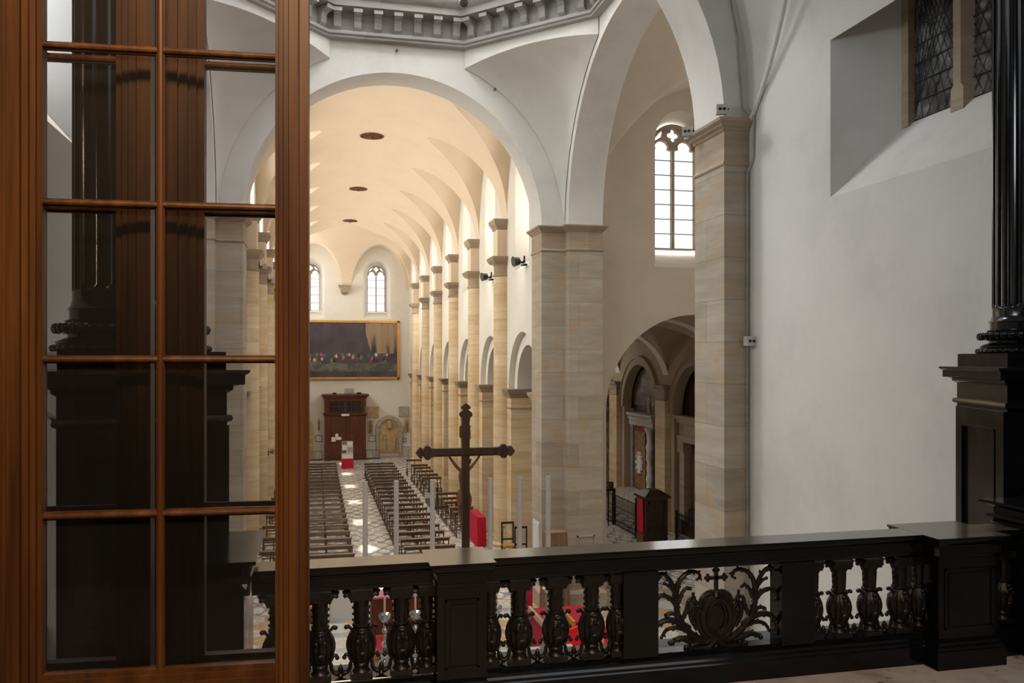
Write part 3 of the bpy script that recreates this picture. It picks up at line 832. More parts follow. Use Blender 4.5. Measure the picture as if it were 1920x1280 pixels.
# ------------------------------------------------------------------ right aisle
def aisle():
    m = MB()
    outer = [(24.0, -0.5), (45.6, -0.5), (45.6, 9.2), (24.0, 9.2)]
    hs = [arc(c, 1.95, -0.4, 4.78, 1.95, 22) for c in (29.5, 35.1, 40.7)]
    m.poly(outer, hs, putX, 14.0, 14.35)
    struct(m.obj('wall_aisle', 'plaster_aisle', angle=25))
    for k_, y in enumerate((26.7, 32.3, 37.9, 43.5)):
        t = thing('aisle_pilaster', ['tan stone pilaster of the aisle wall nearest the transept', 'tan stone pilaster of the aisle wall between the carved altar and the wooden altar', 'tan stone pilaster of the aisle wall on the far side of the carved altar', 'tan stone pilaster farthest down the aisle wall'][k_], 'pilaster', (13.87, y, 0), 0, 'pilasters of the aisle wall')
        m = MB(); m.box(-0.12, 0.12, -0.5, 0.5, 0, 5.3); m.obj('shaft', 'stone_gold', t, smooth=False)
        sq = ccw([(-0.13, -0.5), (0.13, -0.5), (0.13, 0.5), (-0.13, 0.5)])
        m = MB(); m.loft([[(x, yy, z) for x, yy in offs(sq, d)] for d, z in ((0, 5.28), (0.03, 5.30), (0.03, 5.35), (0.0, 5.38), (0.0, 5.72), (0.05, 5.78), (0.10, 5.84), (0.11, 5.92), (0, 5.925))], True, True)
        m.obj('capital', 'stone_cap', t, angle=30)
    m = MB()
    for c in (29.5, 35.1, 40.7):
        for r0, r1, d in ((1.95, 2.25, 0.08), (2.25, 2.32, 0.13)):
            ring = []
            for q in range(25):
                a = PI*q/24; cs, sn = math.cos(a), math.sin(a)
                ring.append([(14.0-d, c-r0*cs, 4.78+r0*sn), (14.0-d, c-r1*cs, 4.78+r1*sn), (14.02, c-r1*cs, 4.78+r1*sn), (14.02, c-r0*cs, 4.78+r0*sn)])
            m.loft(ring, True, True)
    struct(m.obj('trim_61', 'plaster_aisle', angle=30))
    for k_, (y0, y1) in enumerate(((26.7, 32.3), (32.3, 37.9), (37.9, 43.5))):
        groin('ceiling_aisle_%d' % (k_+1), 8.3, 14.0, y0+0.25, y1-0.25, 11.2, 2.85, (y0+y1)/2, 2.75, 5.9, 2.45, 2.3, 'plaster_aisle', 50, 50)
    groin('ceiling_aisle_4', 8.3, 14.0, 24.6, 26.45, 11.2, 2.85, 24.9, 1.6, 5.9, 2.45, 2.3, 'plaster_aisle', 50, 20)
    for k_, y in enumerate((26.7, 32.3, 37.9)):
        m = MB(); g = []
        for yy in (y-0.28, y+0.28):
            g.append([(11.2-2.85*math.cos(PI*q/28), yy, 5.9+2.40*math.sin(PI*q/28)) for q in range(29)])
        m.loft(g, False)
        for gg in g:
            up = [(x, yy, z+0.12) for x, yy, z in gg]; m.loft([gg, up], False)
        struct(m.obj('trim_%d' % (62+k_), 'stone_gold' if False else 'plaster_nave', angle=60))
    m = MB(); m.box(14.9, 15.1, 24, 46, -0.2, 9.0); struct(m.obj('wall_chapels', 'dark_wood', smooth=False))
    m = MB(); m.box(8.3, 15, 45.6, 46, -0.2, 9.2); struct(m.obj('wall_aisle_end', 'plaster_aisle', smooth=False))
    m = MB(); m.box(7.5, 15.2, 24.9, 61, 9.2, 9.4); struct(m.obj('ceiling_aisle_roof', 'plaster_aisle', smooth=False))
    for y in (32.3, 37.9, 26.7):
        m = MB(); m.box(14.36, 14.95, y-0.45, y+0.45, 0, 7); struct(m.obj('wall_chapel_pier', 'plaster_aisle', smooth=False))
aisle()

# ------------------------------------------------------------------ glazed wooden door leaves (left foreground)
def mould_stile(m, x0, x1, z0, z1, y0, side):
    """stile with stepped mouldings on the pane side (side=+1: pane is on the +x side)"""
    W_ = x1-x0
    if side > 0: xs = [(x0, x0+0.38*W_, 0.0), (x0+0.38*W_, x0+0.42*W_, 0.012), (x0+0.42*W_, x0+0.62*W_, 0.004), (x0+0.62*W_, x0+0.66*W_, 0.014), (x0+0.66*W_, x0+0.82*W_, 0.008), (x0+0.82*W_, x0+0.86*W_, 0.018), (x0+0.86*W_, x1, 0.013)]
    else: xs = [(x1-(b-x0), x1-(a-x0), d) for a, b, d in [(x0, x0+0.38*W_, 0.0), (x0+0.38*W_, x0+0.42*W_, 0.012), (x0+0.42*W_, x0+0.62*W_, 0.004), (x0+0.62*W_, x0+0.66*W_, 0.014), (x0+0.66*W_, x0+0.82*W_, 0.008), (x0+0.82*W_, x0+0.86*W_, 0.018), (x0+0.86*W_, x1, 0.013)]]
    for a, b, d in xs: m.box(a, b, y0+d, y0+0.045, z0, z1)
def leaf(name, x0, x1, yo, mull, lw, rw, z_low=-0.775, top=2.6):
    """local: x to the right, y away from the viewer, z=0 at eye height"""
    root = struct(empty(name, (-0.042, 2.218, 7.0), -math.radians(4.01)))
    for nm, a, b, sd in (('stile', x0, x0+lw, 1), ('stile', x1-rw, x1, -1)):
        m = MB(); mould_stile(m, a, b, -2.0, top, yo, sd); m.obj(nm, 'door_wood', root, smooth=False)
    a, b = x0+lw, x1-rw
    m = MB()
    for d, e in ((0.013, 0.0), (0.006, -0.012), (0.0, -0.03)):
        m.box(a, b, yo+d, yo+0.045, -2.0+0.0, z_low+e)
    m.obj('bottom_rail', 'door_wood', root, smooth=False)
    m = MB(); m.box(a, b, yo, yo+0.045, 2.33, top); m.obj('top_rail', 'door_wood', root, smooth=False)
    for k in range(-1, 6):
        z = 0.386*k-0.002
        m = MB(); m.tube([(a, yo+0.022, z), (b, yo+0.022, z)], [0.0078, 0.0078], 10)
        m.box(a, b, yo+0.022, yo+0.034, z-0.010, z+0.010); m.obj('horizontal_glazing_bar', 'door_wood', root)
    if mull is not None:
        m = MB(); m.tube([(mull, yo+0.020, z_low-0.02), (mull, yo+0.020, 2.4)], 0.0085, 10)
        m.box(mull-0.010, mull+0.010, yo+0.020, yo+0.034, z_low-0.02, 2.4); m.obj('vertical_glazing_bar', 'door_wood', root)
    m = MB(); m.box(a, b, yo+0.036, yo+0.039, z_low, 2.35); m.obj('glass', 'glass', root, smooth=False)
    return root
leaf('door_1', -0.685, 0.0, 0.0, -0.3363, 0.076, 0.057)
leaf('door_2', -1.42, -0.693, 0.03, -1.05, 0.07, 0.036)
leaf('door_3', -0.700, -0.3765, 0.085, None, 0.05, 0.087)
leaf('door_4', -0.3505, 0.020, 0.085, None, 0.104, 0.06)

# ------------------------------------------------------------------ black marble balustrade
YB = 4.87
bal = thing('balustrade', 'black marble balustrade with carved balusters and a pierced cartouche panel across the front', 'balustrade', (2.2, YB, 5.0))
def rail_prof(y0, y1, zt, h=0.145):
    """closed profile (y,z) of the hand rail"""
    f = [(0.0, 0.0), (0.0, -0.012), (0.006, -0.016), (0.010, -0.03), (0.018, -0.045), (0.034, -0.056), (0.036, -0.064), (0.042, -0.068), (0.042, -0.118), (0.050, -0.122), (0.052, -0.140), (0.060, -h)]
    return [(y0+d, zt+z) for d, z in f]+[(y1-d, zt+z) for d, z in reversed(f)]
def rail_piece(name, x0, x1, y0, y1, ends=(0, 0), zt=5.85):
    m = MB(); P_ = rail_prof(y0, y1, zt)
    def shift(e, d): return 0
    f = [0.0, 0.0, 0.006, 0.010, 0.018, 0.034, 0.036, 0.042, 0.042, 0.050, 0.052, 0.060]; f2 = f+f[::-1]
    L0 = [(x0+(f2[i] if ends[0] else 0), y, z) for i, (y, z) in enumerate(P_)]
    L1 = [(x1-(f2[i] if ends[1] else 0), y, z) for i, (y, z) in enumerate(P_)]
    m.loft([L0, L1], True, True); o = wpart(m, name, 'marble', bal, angle=30); top_faces(o, 'marble_top', 0.84); return o
rail_piece('top_rail', -0.335, 0.66, 4.76, 4.98)
rail_piece('top_rail', 0.97, 3.90, 4.76, 4.98)
rail_piece('top_rail', 4.39, 4.635, 4.76, 4.98)
def base_piece(x0, x1, y0, y1, ends=0):
    m = MB(); f = [(0.0, -0.2), (0.0, -0.085), (0.008, -0.078), (0.010, -0.062), (0.022, -0.050), (0.024, -0.034), (0.036, -0.028), (0.040, -0.012), (0.048, 0.0)]
    P_ = [(y0+d, 5.2+z) for d, z in f]+[(y1-d, 5.2+z) for d, z in reversed(f)]
    ff = [d for d, z in f]; ff = ff+ff[::-1]
    m.loft([[(x0+ff[i]*ends, y, z) for i, (y, z) in enumerate(P_)], [(x1-ff[i]*ends, y, z) for i, (y, z) in enumerate(P_)]], True, True)
    wpart(m, 'base_rail', 'marble', bal, angle=30)
base_piece(-0.335, 0.66, 4.775, 4.965); base_piece(0.97, 3.90, 4.775, 4.965); base_piece(4.39, 4.635, 4.775, 4.965)
def post(x0, x1, y0, y1, cap=0.045):
    m = MB(); m.box(x0, x1, y0, y1, 5.19, 5.72)
    # raised panel frame on the front
    a, b, c, d = x0+0.045, x1-0.045, 5.25, 5.64
    for (p, q, r, s_) in ((a, b, d-0.012, d), (a, b, c, c+0.012), (a, a+0.012, c, d), (b-0.012, b, c, d)): m.box(p, q, y0-0.008, y0, r, s_)
    m.box(a+0.03, b-0.03, y0-0.006, y0, c+0.03, d-0.03)
    wpart(m, 'post', 'marble', bal, smooth=False)
    rail_piece('post_cap', x0-cap, x1+cap, y0-cap-0.01, y1+cap+0.01, (1, 1), 5.8505)
    base_piece(x0-0.035, x1+0.035, y0-0.035, y1+0.035, 1)
post(0.67, 0.955, 4.72, 5.02)
post(3.915, 4.37, 4.68, 5.06, 0.05)
for x0, x1 in ((1.81, 2.035), (2.865, 3.10)):
    m = MB(); m.box(x0, x1, 4.80, 4.94, 5.19, 5.71); wpart(m, 'panel_block', 'marble', bal, smooth=False)

def catmull(P_, n=5):
    P_ = [Vector(p) for p in P_]; out = []
    Q = [P_[0]*2-P_[1]]+P_+[P_[-1]*2-P_[-2]]
    for i in range(1, len(Q)-2):
        for k in range(n):
            t = k/n; a, b, c, d = Q[i-1], Q[i], Q[i+1], Q[i+2]
            out.append(0.5*((2*b)+(c-a)*t+(2*a-5*b+4*c-d)*t*t+(3*b-a-3*c+d)*t*t*t))
    out.append(P_[-1]); return out
def stroke(m, pts, r0, r1, y=0.0, flat=1.0, knob=0.0, n=8, yb=0.0):
    q = catmull([(x, y+yb*i/(len(pts)-1), z) for i, (x, z) in enumerate(pts)])
    N = len(q); rr = [r0+(r1-r0)*i/(N-1) for i in range(N)]
    m.tube(q, rr, n, flat)
    if knob: m.ball(q[-1], knob, 8)
# one baluster, built once at the origin and copied as a part of the balustrade
def leaf_mod(a, r, z): return r
def baluster_mesh():
    m = MB()
    m.box(-0.062, 0.062, -0.062, 0.062, 0.455, 0.495); m.box(-0.056, 0.056, -0.056, 0.056, 0.44, 0.456)
    m.lathe([(0.052, 0.445), (0.052, 0.43), (0.045, 0.42), (0.046, 0.40), (0.043, 0.34), (0.040, 0.30)], 24, mod=lambda a, r, z: r*(1-0.10*(0.5+0.5*math.cos(12*a)) if z < 0.42 else 1))
    m.lathe([(0.040, 0.305), (0.050, 0.30), (0.052, 0.290), (0.046, 0.282), (0.044, 0.275)], 20)
    def bulb(a, r, z):
        lob = 1+0.05*math.cos(4*a)+0.045*math.cos(16*a)*min(1, max(0, (0.27-z)/0.05))
        return r*lob
    m.lathe([(0.044, 0.28), (0.060, 0.255), (0.072, 0.225), (0.078, 0.195), (0.078, 0.170), (0.071, 0.140), (0.056, 0.112), (0.042, 0.092), (0.037, 0.080)], 48, mod=bulb)
    m.lathe([(0.037, 0.085), (0.044, 0.078), (0.046, 0.068), (0.040, 0.060), (0.042, 0.045), (0.055, 0.030)], 20)
    m.box(-0.060, 0.060, -0.060, 0.060, 0.0, 0.032)
    # mask of leaves on the front and back of the bulb, curls at the corners
    for s in (-1, 1):
        for x in (-0.022, 0.022): m.ball((x, s*0.070, 0.215), 0.016, 8, 1, 0.8, 1.1)
        m.ball((0, s*0.077, 0.235), 0.014, 8, 1, 0.8, 1.6); m.ball((0, s*0.079, 0.150), 0.022, 8, 1.3, 0.5, 0.6)
        m.ball((0, s*0.060, 0.262), 0.020, 8, 1.2, 0.8, 0.7)
        for e in (-1, 1):
            stroke(m, [(e*0.046, 0.262), (e*0.062, 0.275), (e*0.074, 0.288), (e*0.084, 0.282)], 0.008, 0.010, 0, knob=0.0135)
            for q in range(3): m.ball((e*0.043, 0, 0.32+q*0.035), 0.010, 6)
            stroke(m, [(e*0.040, 0.085), (e*0.058, 0.100), (e*0.070, 0.122), (e*0.086, 0.128), (e*0.094, 0.112)], 0.012, 0.009, 0, knob=0.013)
            stroke(m, [(e*0.046, 0.10), (e*0.060, 0.075), (e*0.064, 0.05), (e*0.076, 0.03), (e*0.094, 0.022)], 0.010, 0.013, 0, knob=0.015)
            stroke(m, [(e*0.050, 0.42), (e*0.060, 0.445), (e*0.078, 0.462), (e*0.090, 0.458)], 0.010, 0.010, 0, knob=0.012)
            stroke(m, [(e*0.062, 0.478), (e*0.082, 0.482), (e*0.105, 0.478)], 0.016, 0.010, 0)
    return m
bm0 = baluster_mesh(); b0 = bm0.obj('baluster', 'carved', bal, angle=40)
fin = MB()
fin.lathe([(0.012, 0), (0.018, 0.01), (0.010, 0.025), (0.017, 0.042), (0.012, 0.06), (0.001, 0.078)], 12)
for e in (-1, 1):
    stroke(fin, [(0, 0.012), (e*0.012, 0.03), (e*0.024, 0.032)], 0.008, 0.006, 0, knob=0.011)
fin.box(-0.012, 0.012, -0.012, 0.012, -0.01, 0.004)
f0 = fin.obj('leaf_finial', 'carved', bal, angle=40)
bx = [-0.20, 0.03, 0.258, 0.484, 1.18, 1.405, 1.63, 3.32, 3.545, 3.77, 4.58]
fx_ = [-0.31, -0.083, 0.143, 0.371, 0.60, 1.067, 1.292, 1.518, 1.745, 3.205, 3.432, 3.658, 3.87, 4.46]
first = True
for x in bx:
    o = b0 if first else b0.copy()
    if not first: COL.objects.link(o); o.parent = bal
    o.location = (x-2.2, 0, 0.20); first = False
first = True
for x in fx_:
    o = f0 if first else f0.copy()
    if not first: COL.objects.link(o); o.parent = bal
    o.location = (x-2.2, 0, 0.20); first = False
# engaged half balusters against posts
hb = MB()
hb.v = [(x, y, z) for x, y, z in bm0.v]; hb.f = list(bm0.f)
for x in (0.63, 1.005, 1.79, 3.13, 3.915, 4.40):
    o = b0.copy(); COL.objects.link(o); o.parent = bal; o.name = 'engaged_baluster'; o.location = (x-2.2, 0, 0.20); o.scale = (0.8, 0.8, 1)

# cartouche panel
car = empty('cartouche_panel', (0.25, 0, 0.20)); car.parent = bal
def cz(zx, zy):
    return ((zx-810)*0.000669, 0.49-(zy-330+0.06*(zx-800))*0.000585)
m = MB()
S = [([(690, 1120), (560, 1030), (460, 900), (415, 760), (405, 620), (360, 480), (300, 405), (245, 400), (222, 430), (240, 455)], 0.020, 0.008, 0.012),
     ([(405, 620), (430, 500), (480, 420), (560, 375), (630, 385), (655, 430), (625, 460)], 0.016, 0.007, 0.010),
     ([(430, 760), (370, 670), (290, 625), (220, 640), (192, 700), (205, 740)], 0.016, 0.008, 0.012),
     ([(400, 600), (350, 530), (300, 500)], 0.012, 0.008, 0.012),
     ([(430, 700), (470, 600), (520, 545), (560, 560)], 0.013, 0.008, 0.010),
     ([(540, 980), (430, 905), (320, 885), (230, 930), (190, 1020), (205, 1110)], 0.020, 0.010, 0.014),
     ([(540, 1000), (420, 965), (320, 990), (270, 1070)], 0.015, 0.008, 0.012),
     ([(450, 880), (380, 815), (310, 830), (330, 870)], 0.013, 0.008, 0.013),
     ([(480, 860), (520, 760), (540, 680), (600, 655)], 0.014, 0.010, 0.012),
     ([(560, 1120), (470, 1080), (400, 1100), (360, 1130)], 0.018, 0.012, 0.018),
     ([(620, 980), (560, 860), (560, 760), (600, 690)], 0.016, 0.010, 0.014),
     ([(690, 1100), (610, 1120), (540, 1080), (560, 1020)], 0.018, 0.010, 0.014)]
for P_, r0, r1, kn in S:
    for mir_ in (1, -1):
        Q = [cz(zx, zy+0.0) for zx, zy in P_]; 
        # work in the level panel frame (the slope of the view is already taken out)
        stroke(m, [(mir_*x, z) for x, z in Q], r0*1.15, r1*1.15, 0.0, 1.0, kn, 8, 0.012*mir_)
        # leaf lobes along the stem
        cm = catmull([(mir_*x, 0, z) for x, z in Q], 3)
        for i in range(2, len(cm)-1, 2):
            d = (cm[i+1]-cm[i-1]).normalized(); nn = Vector((d.z, 0, -d.x))*(1 if i % 4 else -1)
            r = r0*(0.75-0.3*i/len(cm)); p = cm[i]+nn*r0*0.75
            m.tube([cm[i], p, p+nn*r*0.9+d*r*0.9], [r, r*0.8, r*0.25], 7)
m.obj('acanthus_scroll', 'carved', car)
m = MB()
ring = []
for k in range(25):
    a = 2*PI*k/24; cx_, c_z = 0.085*math.cos(a), 0.185+0.118*math.sin(a)
    ring.append((cx_*1.12, 0, c_z)) 
m.tube(ring, 0.027, 10, caps=False)
ring2 = [(0.062*math.cos(2*PI*k/24), -0.012, 0.185+0.096*math.sin(2*PI*k/24)) for k in range(25)]
m.tube(ring2, 0.010, 8, caps=False)
for e in (-1, 1):
    stroke(m, [(0, 0.325), (e*0.04, 0.335), (e*0.085, 0.315), (e*0.105, 0.27), (e*0.095, 0.235)], 0.022, 0.014, 0, knob=0.018)
    stroke(m, [(e*0.11, 0.24), (e*0.125, 0.18), (e*0.105, 0.11), (e*0.06, 0.06), (0, 0.045)], 0.016, 0.022, 0)
    stroke(m, [(e*0.03, 0.05), (e*0.07, 0.03), (e*0.12, 0.03), (e*0.16, 0.015)], 0.022, 0.016, 0, knob=0.022)
for e in (-1, 1):
    for q in range(5):
        stroke(m, [(e*(0.10+0.006*q), 0.13+0.035*q), (e*(0.135+0.004*q), 0.145+0.04*q), (e*(0.155), 0.175+0.04*q)], 0.014, 0.008, 0, knob=0.012)
    stroke(m, [(0, 0.05), (e*0.05, 0.0), (e*0.11, -0.005), (e*0.2, 0.005)], 0.028, 0.016, 0, knob=0.02)
m.obj('oval_frame', 'carved', car)
m = MB(); o_ = len(m.v); m.ball((0, 0, 0.185), 1.0, 20, 0.078, 0.014, 0.112); m.obj('oval_shield', 'carved', car)
m = MB()
m.box(-0.011, 0.011, -0.010, 0.010, 0.33, 0.475); m.box(-0.05, 0.05, -0.010, 0.010, 0.418, 0.438)
for (x, z) in ((-0.056, 0.428), (0.056, 0.428), (0, 0.475)):
    for dx, dz in ((0, 0.016), (0.014, 0), (-0.014, 0), (0, -0.014)): m.ball((x+dx, 0, z+dz), 0.0125, 8)
m.lathe([(0.035, 0.31), (0.030, 0.33), (0.014, 0.35)], 12)
m.obj('small_cross', 'carved', car)

# moulded marble blocks abutting the balustrade at both ends
def block(name, s, label):
    fx = (lambda x: x) if s > 0 else (lambda x: 4.30-x)
    t = thing(name, label, 'pedestal', (fx(4.9), 4.8, 5.0))
    prof = [(0.06, -1.005), (0.06, -0.16), (0.05, -0.15), (0.075, -0.125), (0.03, -0.115), (0.035, -0.095), (0.07, -0.085), (0.07, -0.05), (0.045, -0.04), (0.03, -0.025), (0.0, -0.018), (0.0, 0.0)]
    base = ccw([(fx(4.58), 4.3), (fx(5.2), 4.3), (fx(5.2), 5.08), (fx(4.58), 5.08)])
    m = MB(); m.loft([[(x, y, 6.01+z) for x, y in offs(base, -d)] for d, z in prof], True, True)
    wpart(m, 'body', 'marble', t, angle=30); return t
block('marble_plinth', 1, 'black marble plinth with moulded top at the right end of the balustrade')
block('marble_plinth', -1, 'black marble plinth with moulded top seen low through the glazed door')

# ------------------------------------------------------------------ black marble pedestals with fluted columns
def pedestal_and_column(s):
    fx = (lambda x: x) if s > 0 else (lambda x: 4.52-x)
    side = 'at the right edge of the balustrade' if s > 0 else 'seen through the glazed door'
    N = Vector((5.03, 5.30)); d1 = Vector((0.33, 0.944)); d2 = Vector((0.944, -0.33)); L = 0.90; h = 0.45
    def quad(o=0.0, Lx=L, Ly=L):
        P_ = [N, N+d2*Lx, N+d2*Lx+d1*Ly, N+d1*Ly]
        P_ = [(fx(p.x), p.y) for p in P_]; return offs(ccw(P_), o) if o else ccw(P_)
    c = N+d1*h+d2*h
    t = thing('column_pedestal', 'black marble pedestal with sunk panel '+side, 'pedestal', (fx(c.x), c.y, 5.0))
    m = MB(); m.loft([[(x, y, z) for x, y in quad(o)] for o, z in ((0.06, 5.0), (0.06, 5.25), (0.03, 5.30), (0.0, 5.34), (0.0, 6.62), (0.022, 6.63), (0.03, 6.645), (0.022, 6.665), (0.0, 6.67), (0.0, 6.795), (0.012, 6.80), (0.03, 6.815), (0.03, 6.83), (0.055, 6.842), (0.085, 6.845), (0.085, 6.90), (0.105, 6.915), (0.11, 6.932), (-0.02, 6.936))], True, True)
    wpart(m, 'body', 'marble', t, angle=25)
    m = MB(); m.loft([[(x, y, z) for x, y in quad(-0.004)] for z in (6.934, 7.04)], True, True); wpart(m, 'plinth', 'marble', t, smooth=False)
    # frame mouldings of the sunk panel on the face towards the nave axis and the face towards the viewer
    m = MB()
    for o_, e in ((N, d1), (N, d2)):
        nrm = Vector((-d2.x, -d2.y)) if e is d1 else Vector((-d1.x, -d1.y))
        def bar(a, b, z0, z1, th=0.02):
            P_ = [o_+e*a-nrm*0.01, o_+e*b-nrm*0.01, o_+e*b+nrm*th, o_+e*a+nrm*th]
            P_ = [(fx(p.x), p.y) for p in P_]; m.loft([[(x, y, z0) for x, y in P_], [(x, y, z1) for x, y in P_]], True, True)
        bar(0.02, L-0.02, 6.46, 6.60, 0.018); bar(0.02, L-0.02, 5.36, 5.50, 0.018); bar(0.02, 0.16, 5.50, 6.46, 0.018); bar(L-0.14, L-0.02, 5.50, 6.46, 0.018)
        bar(0.16, L-0.14, 6.445, 6.46, 0.026); bar(0.16, L-0.14, 5.50, 5.515, 0.026); bar(0.16, 0.175, 5.5, 6.46, 0.026); bar(L-0.155, L-0.14, 5.5, 6.46, 0.026)
    wpart(m, 'panel_frame', 'marble', t, smooth=False)
    k = thing('fluted_column', 'fluted black marble column on a beaded base '+side, 'column', (fx(c.x), c.y, 7.04))
    r = 0.334
    m = MB()
    m.lathe([(0.44, 0.0), (0.452, 0.015), (0.445, 0.035), (0.42, 0.045), (0.425, 0.06), (0.39, 0.075), (0.36, 0.085), (0.36, 0.10), (0.40, 0.11), (0.43, 0.125), (0.43, 0.15), (0.41, 0.165), (0.37, 0.17), (0.375, 0.185), (0.35, 0.19), (0.35, 0.245), (0.365, 0.25)], 48)
    for q in range(44):
        a = 2*PI*q/44; m.ball((0.437*math.cos(a), 0.437*math.sin(a), 0.02), 0.022, 6)
        m.ball((0.425*math.cos(a+0.07), 0.425*math.sin(a+0.07), 0.137), 0.024, 6, 1, 1, 1.3)
    m.obj('base', 'marble', k, angle=45)
    m = MB()
    def fl(a, rr, z):
        if z < 0.36: return rr
        q = (a*24/(2*PI)) % 1.0; u = abs(q-0.5)/0.40
        dep = 0.026*math.sqrt(max(0, 1-u*u)) if u < 1 else 0
        return rr-dep*min(1, (z-0.355)/0.03)
    m.lathe([(0.365, 0.25), (0.345, 0.27), (r, 0.30), (r, 0.355), (r, 0.365), (r, 0.375), (r, 0.39), (r, 3.0), (r-0.02, 5.6)], 24*12, mod=fl)
    m.obj('fluted_shaft', 'marble', k, angle=50)
pedestal_and_column(1); pedestal_and_column(-1)

# ------------------------------------------------------------------ altar shelf, cross, candles just beyond the ledge
m = MB(); m.box(0.30, 2.25, 5.7, 7.30, 4.30, 4.43); m.box(0.36, 2.19, 5.72, 7.26, -0.0, 4.30)
tag(m.obj('altar_gradine', 'stone_white', smooth=False), 'white marble altar shelf just beyond the balustrade holding cross and candles', 'altar')
CXX = 1.27
cr = thing('altar_crucifix', 'tall dark wooden altar cross with lobed ends seen from behind', 'crucifix', (CXX, 7.2, 4.43))
def arm_outline(L, hw):
    return [(0.0, hw), (L*0.62, hw), (L*0.70, hw*1.15), (L*0.745, hw*1.75), (L*0.80, hw*1.75), (L*0.83, hw*1.35), (L*0.86, hw*0.75), (L*0.875, hw*0.75), (L*0.885, hw*1.25), (L*0.925, hw*1.3), (L*0.96, hw*0.8), (L*1.0, hw*0.08)]
def arm_poly(L, hw, dx, dz, c):
    O = arm_outline(L, hw); up = [(t, w_) for t, w_ in O]; dn = [(t, -w_) for t, w_ in reversed(O)]
    return [(c[0]+dx*t-dz*w_, c[1]+dz*t+dx*w_) for t, w_ in up+dn]
m = MB()
pl_ = arm_poly(0.425, 0.031, 0, 1, (CXX, 6.19)); m.poly(pl_, [], putY, 7.175, 7.225)
m.box(CXX-0.031, CXX+0.031, 7.175, 7.225, 4.75, 6.20)
m.box(CXX-0.036, CXX-0.029, 7.18, 7.22, 6.28, 6.34)
wpart(m, 'upright', 'cross_wood', cr, smooth=False)
m = MB()
for s in (-1, 1): m.poly(arm_poly(0.43, 0.034, s, 0, (CXX, 6.195)), [], putY, 7.17, 7.23)
m.box(CXX-0.26, CXX+0.26, 7.16, 7.17, 6.175, 6.215)
wpart(m, 'crossbeam', 'cross_wood', cr, smooth=False)
m = MB(); m.loft([[(CXX-0.05+0.1*k/8+ (0.012 if j in (0, 9) else 0), 7.235+0.01*math.sin(k), 6.33+0.012*j-0.02) for k in range(9)] for j in range(10)], False)
for j in range(10): pass
m.tube([(CXX+0.036, 7.23, 6.30), (CXX+0.042, 7.235, 6.36), (CXX+0.034, 7.235, 6.44)], [0.012, 0.010, 0.006], 8)
wpart(m, 'title_scroll', 'skin', cr)
m = MB(); m.lathe([(0.12, 0), (0.125, 0.03), (0.10, 0.06), (0.08, 0.12), (0.11, 0.17), (0.06, 0.24), (0.045, 0.33)], 20); m.obj('foot', 'silver', cr)
# carved figure hanging on the far side of the cross: one continuous skinned body
def skin_body(name, nodes, edges, mat, root, head=True, sub=2):
    me = bpy.data.meshes.new(name); me.from_pydata([n[0] for n in nodes], edges, []); me.update()
    me.materials.append(M[mat])
    o = bpy.data.objects.new(name, me); COL.objects.link(o); o.parent = root
    md = o.modifiers.new('skin', 'SKIN'); md.use_smooth_shade = True
    sv = me.skin_vertices[0].data if me.skin_vertices else None
    if sv is None:
        import bmesh as _b
        bm = _b.new(); bm.from_mesh(me); bm.verts.layers.skin.verify(); bm.to_mesh(me); bm.free(); sv = me.skin_vertices[0].data
    for i, n in enumerate(nodes):
        r = n[1]; sv[i].radius = r if isinstance(r, tuple) else (r, r)
    sv[0].use_root = True
    ss = o.modifiers.new('sub', 'SUBSURF'); ss.levels = sub; ss.render_levels = sub
    return o
fig = thing('corpus_figure', 'carved wooden figure with raised arms hanging on the far side of the altar cross', 'figure', (CXX, 7.26, 5.62))
sk = [((0.00, 0.03, 0.20), (0.034, 0.028)),    # 0 pelvis
      ((-0.012, 0.045, 0.27), (0.030, 0.026)), # 1 waist
      ((-0.012, 0.04, 0.35), (0.040, 0.030)),  # 2 chest
      ((0.00, 0.03, 0.40), (0.034, 0.024)),    # 3 upper chest
      ((0.012, 0.035, 0.43), 0.014),           # 4 neck
      ((0.034, 0.05, 0.465), (0.024, 0.026)),  # 5 head
      ((0.042, 0.052, 0.485), 0.016),
      ((-0.045, 0.03, 0.415), 0.017), ((-0.095, 0.02, 0.475), 0.012), ((-0.145, 0.0, 0.545), 0.009), ((-0.155, -0.005, 0.562), 0.008),
      ((0.048, 0.03, 0.41), 0.017), ((0.100, 0.02, 0.475), 0.012), ((0.145, 0.0, 0.545), 0.009), ((0.155, -0.005, 0.562), 0.008),
      ((-0.024, 0.05, 0.12), 0.026), ((-0.028, 0.08, 0.02), 0.018), ((-0.012, 0.03, -0.10), 0.013), ((0.0, 0.02, -0.16), 0.010), ((0.0, 0.05, -0.19), 0.010),
      ((0.026, 0.05, 0.12), 0.026), ((0.028, 0.085, 0.02), 0.018), ((0.014, 0.045, -0.10), 0.013), ((0.008, 0.04, -0.15), 0.010), ((0.008, 0.07, -0.18), 0.010)]
ed = [(0, 1), (1, 2), (2, 3), (3, 4), (4, 5), (5, 6), (3, 7), (7, 8), (8, 9), (9, 10), (3, 11), (11, 12), (12, 13), (13, 14), (0, 15), (15, 16), (16, 17), (17, 18), (18, 19), (0, 20), (20, 21), (21, 22), (22, 23), (23, 24)]
skin_body('body', sk, ed, 'skin', fig)
m = MB()
m.lathe([(0.052, 0.10), (0.056, 0.16), (0.048, 0.22), (0.042, 0.235)], 18, (0.0, 0.05, 0.0), mod=lambda a, r, z: r*(1+0.08*math.cos(7*a)))
stroke(m, [(0.045, 0.20), (0.062, 0.15), (0.058, 0.09), (0.066, 0.05)], 0.016, 0.008, 0.05)
m.obj('loincloth', 'skin', fig)
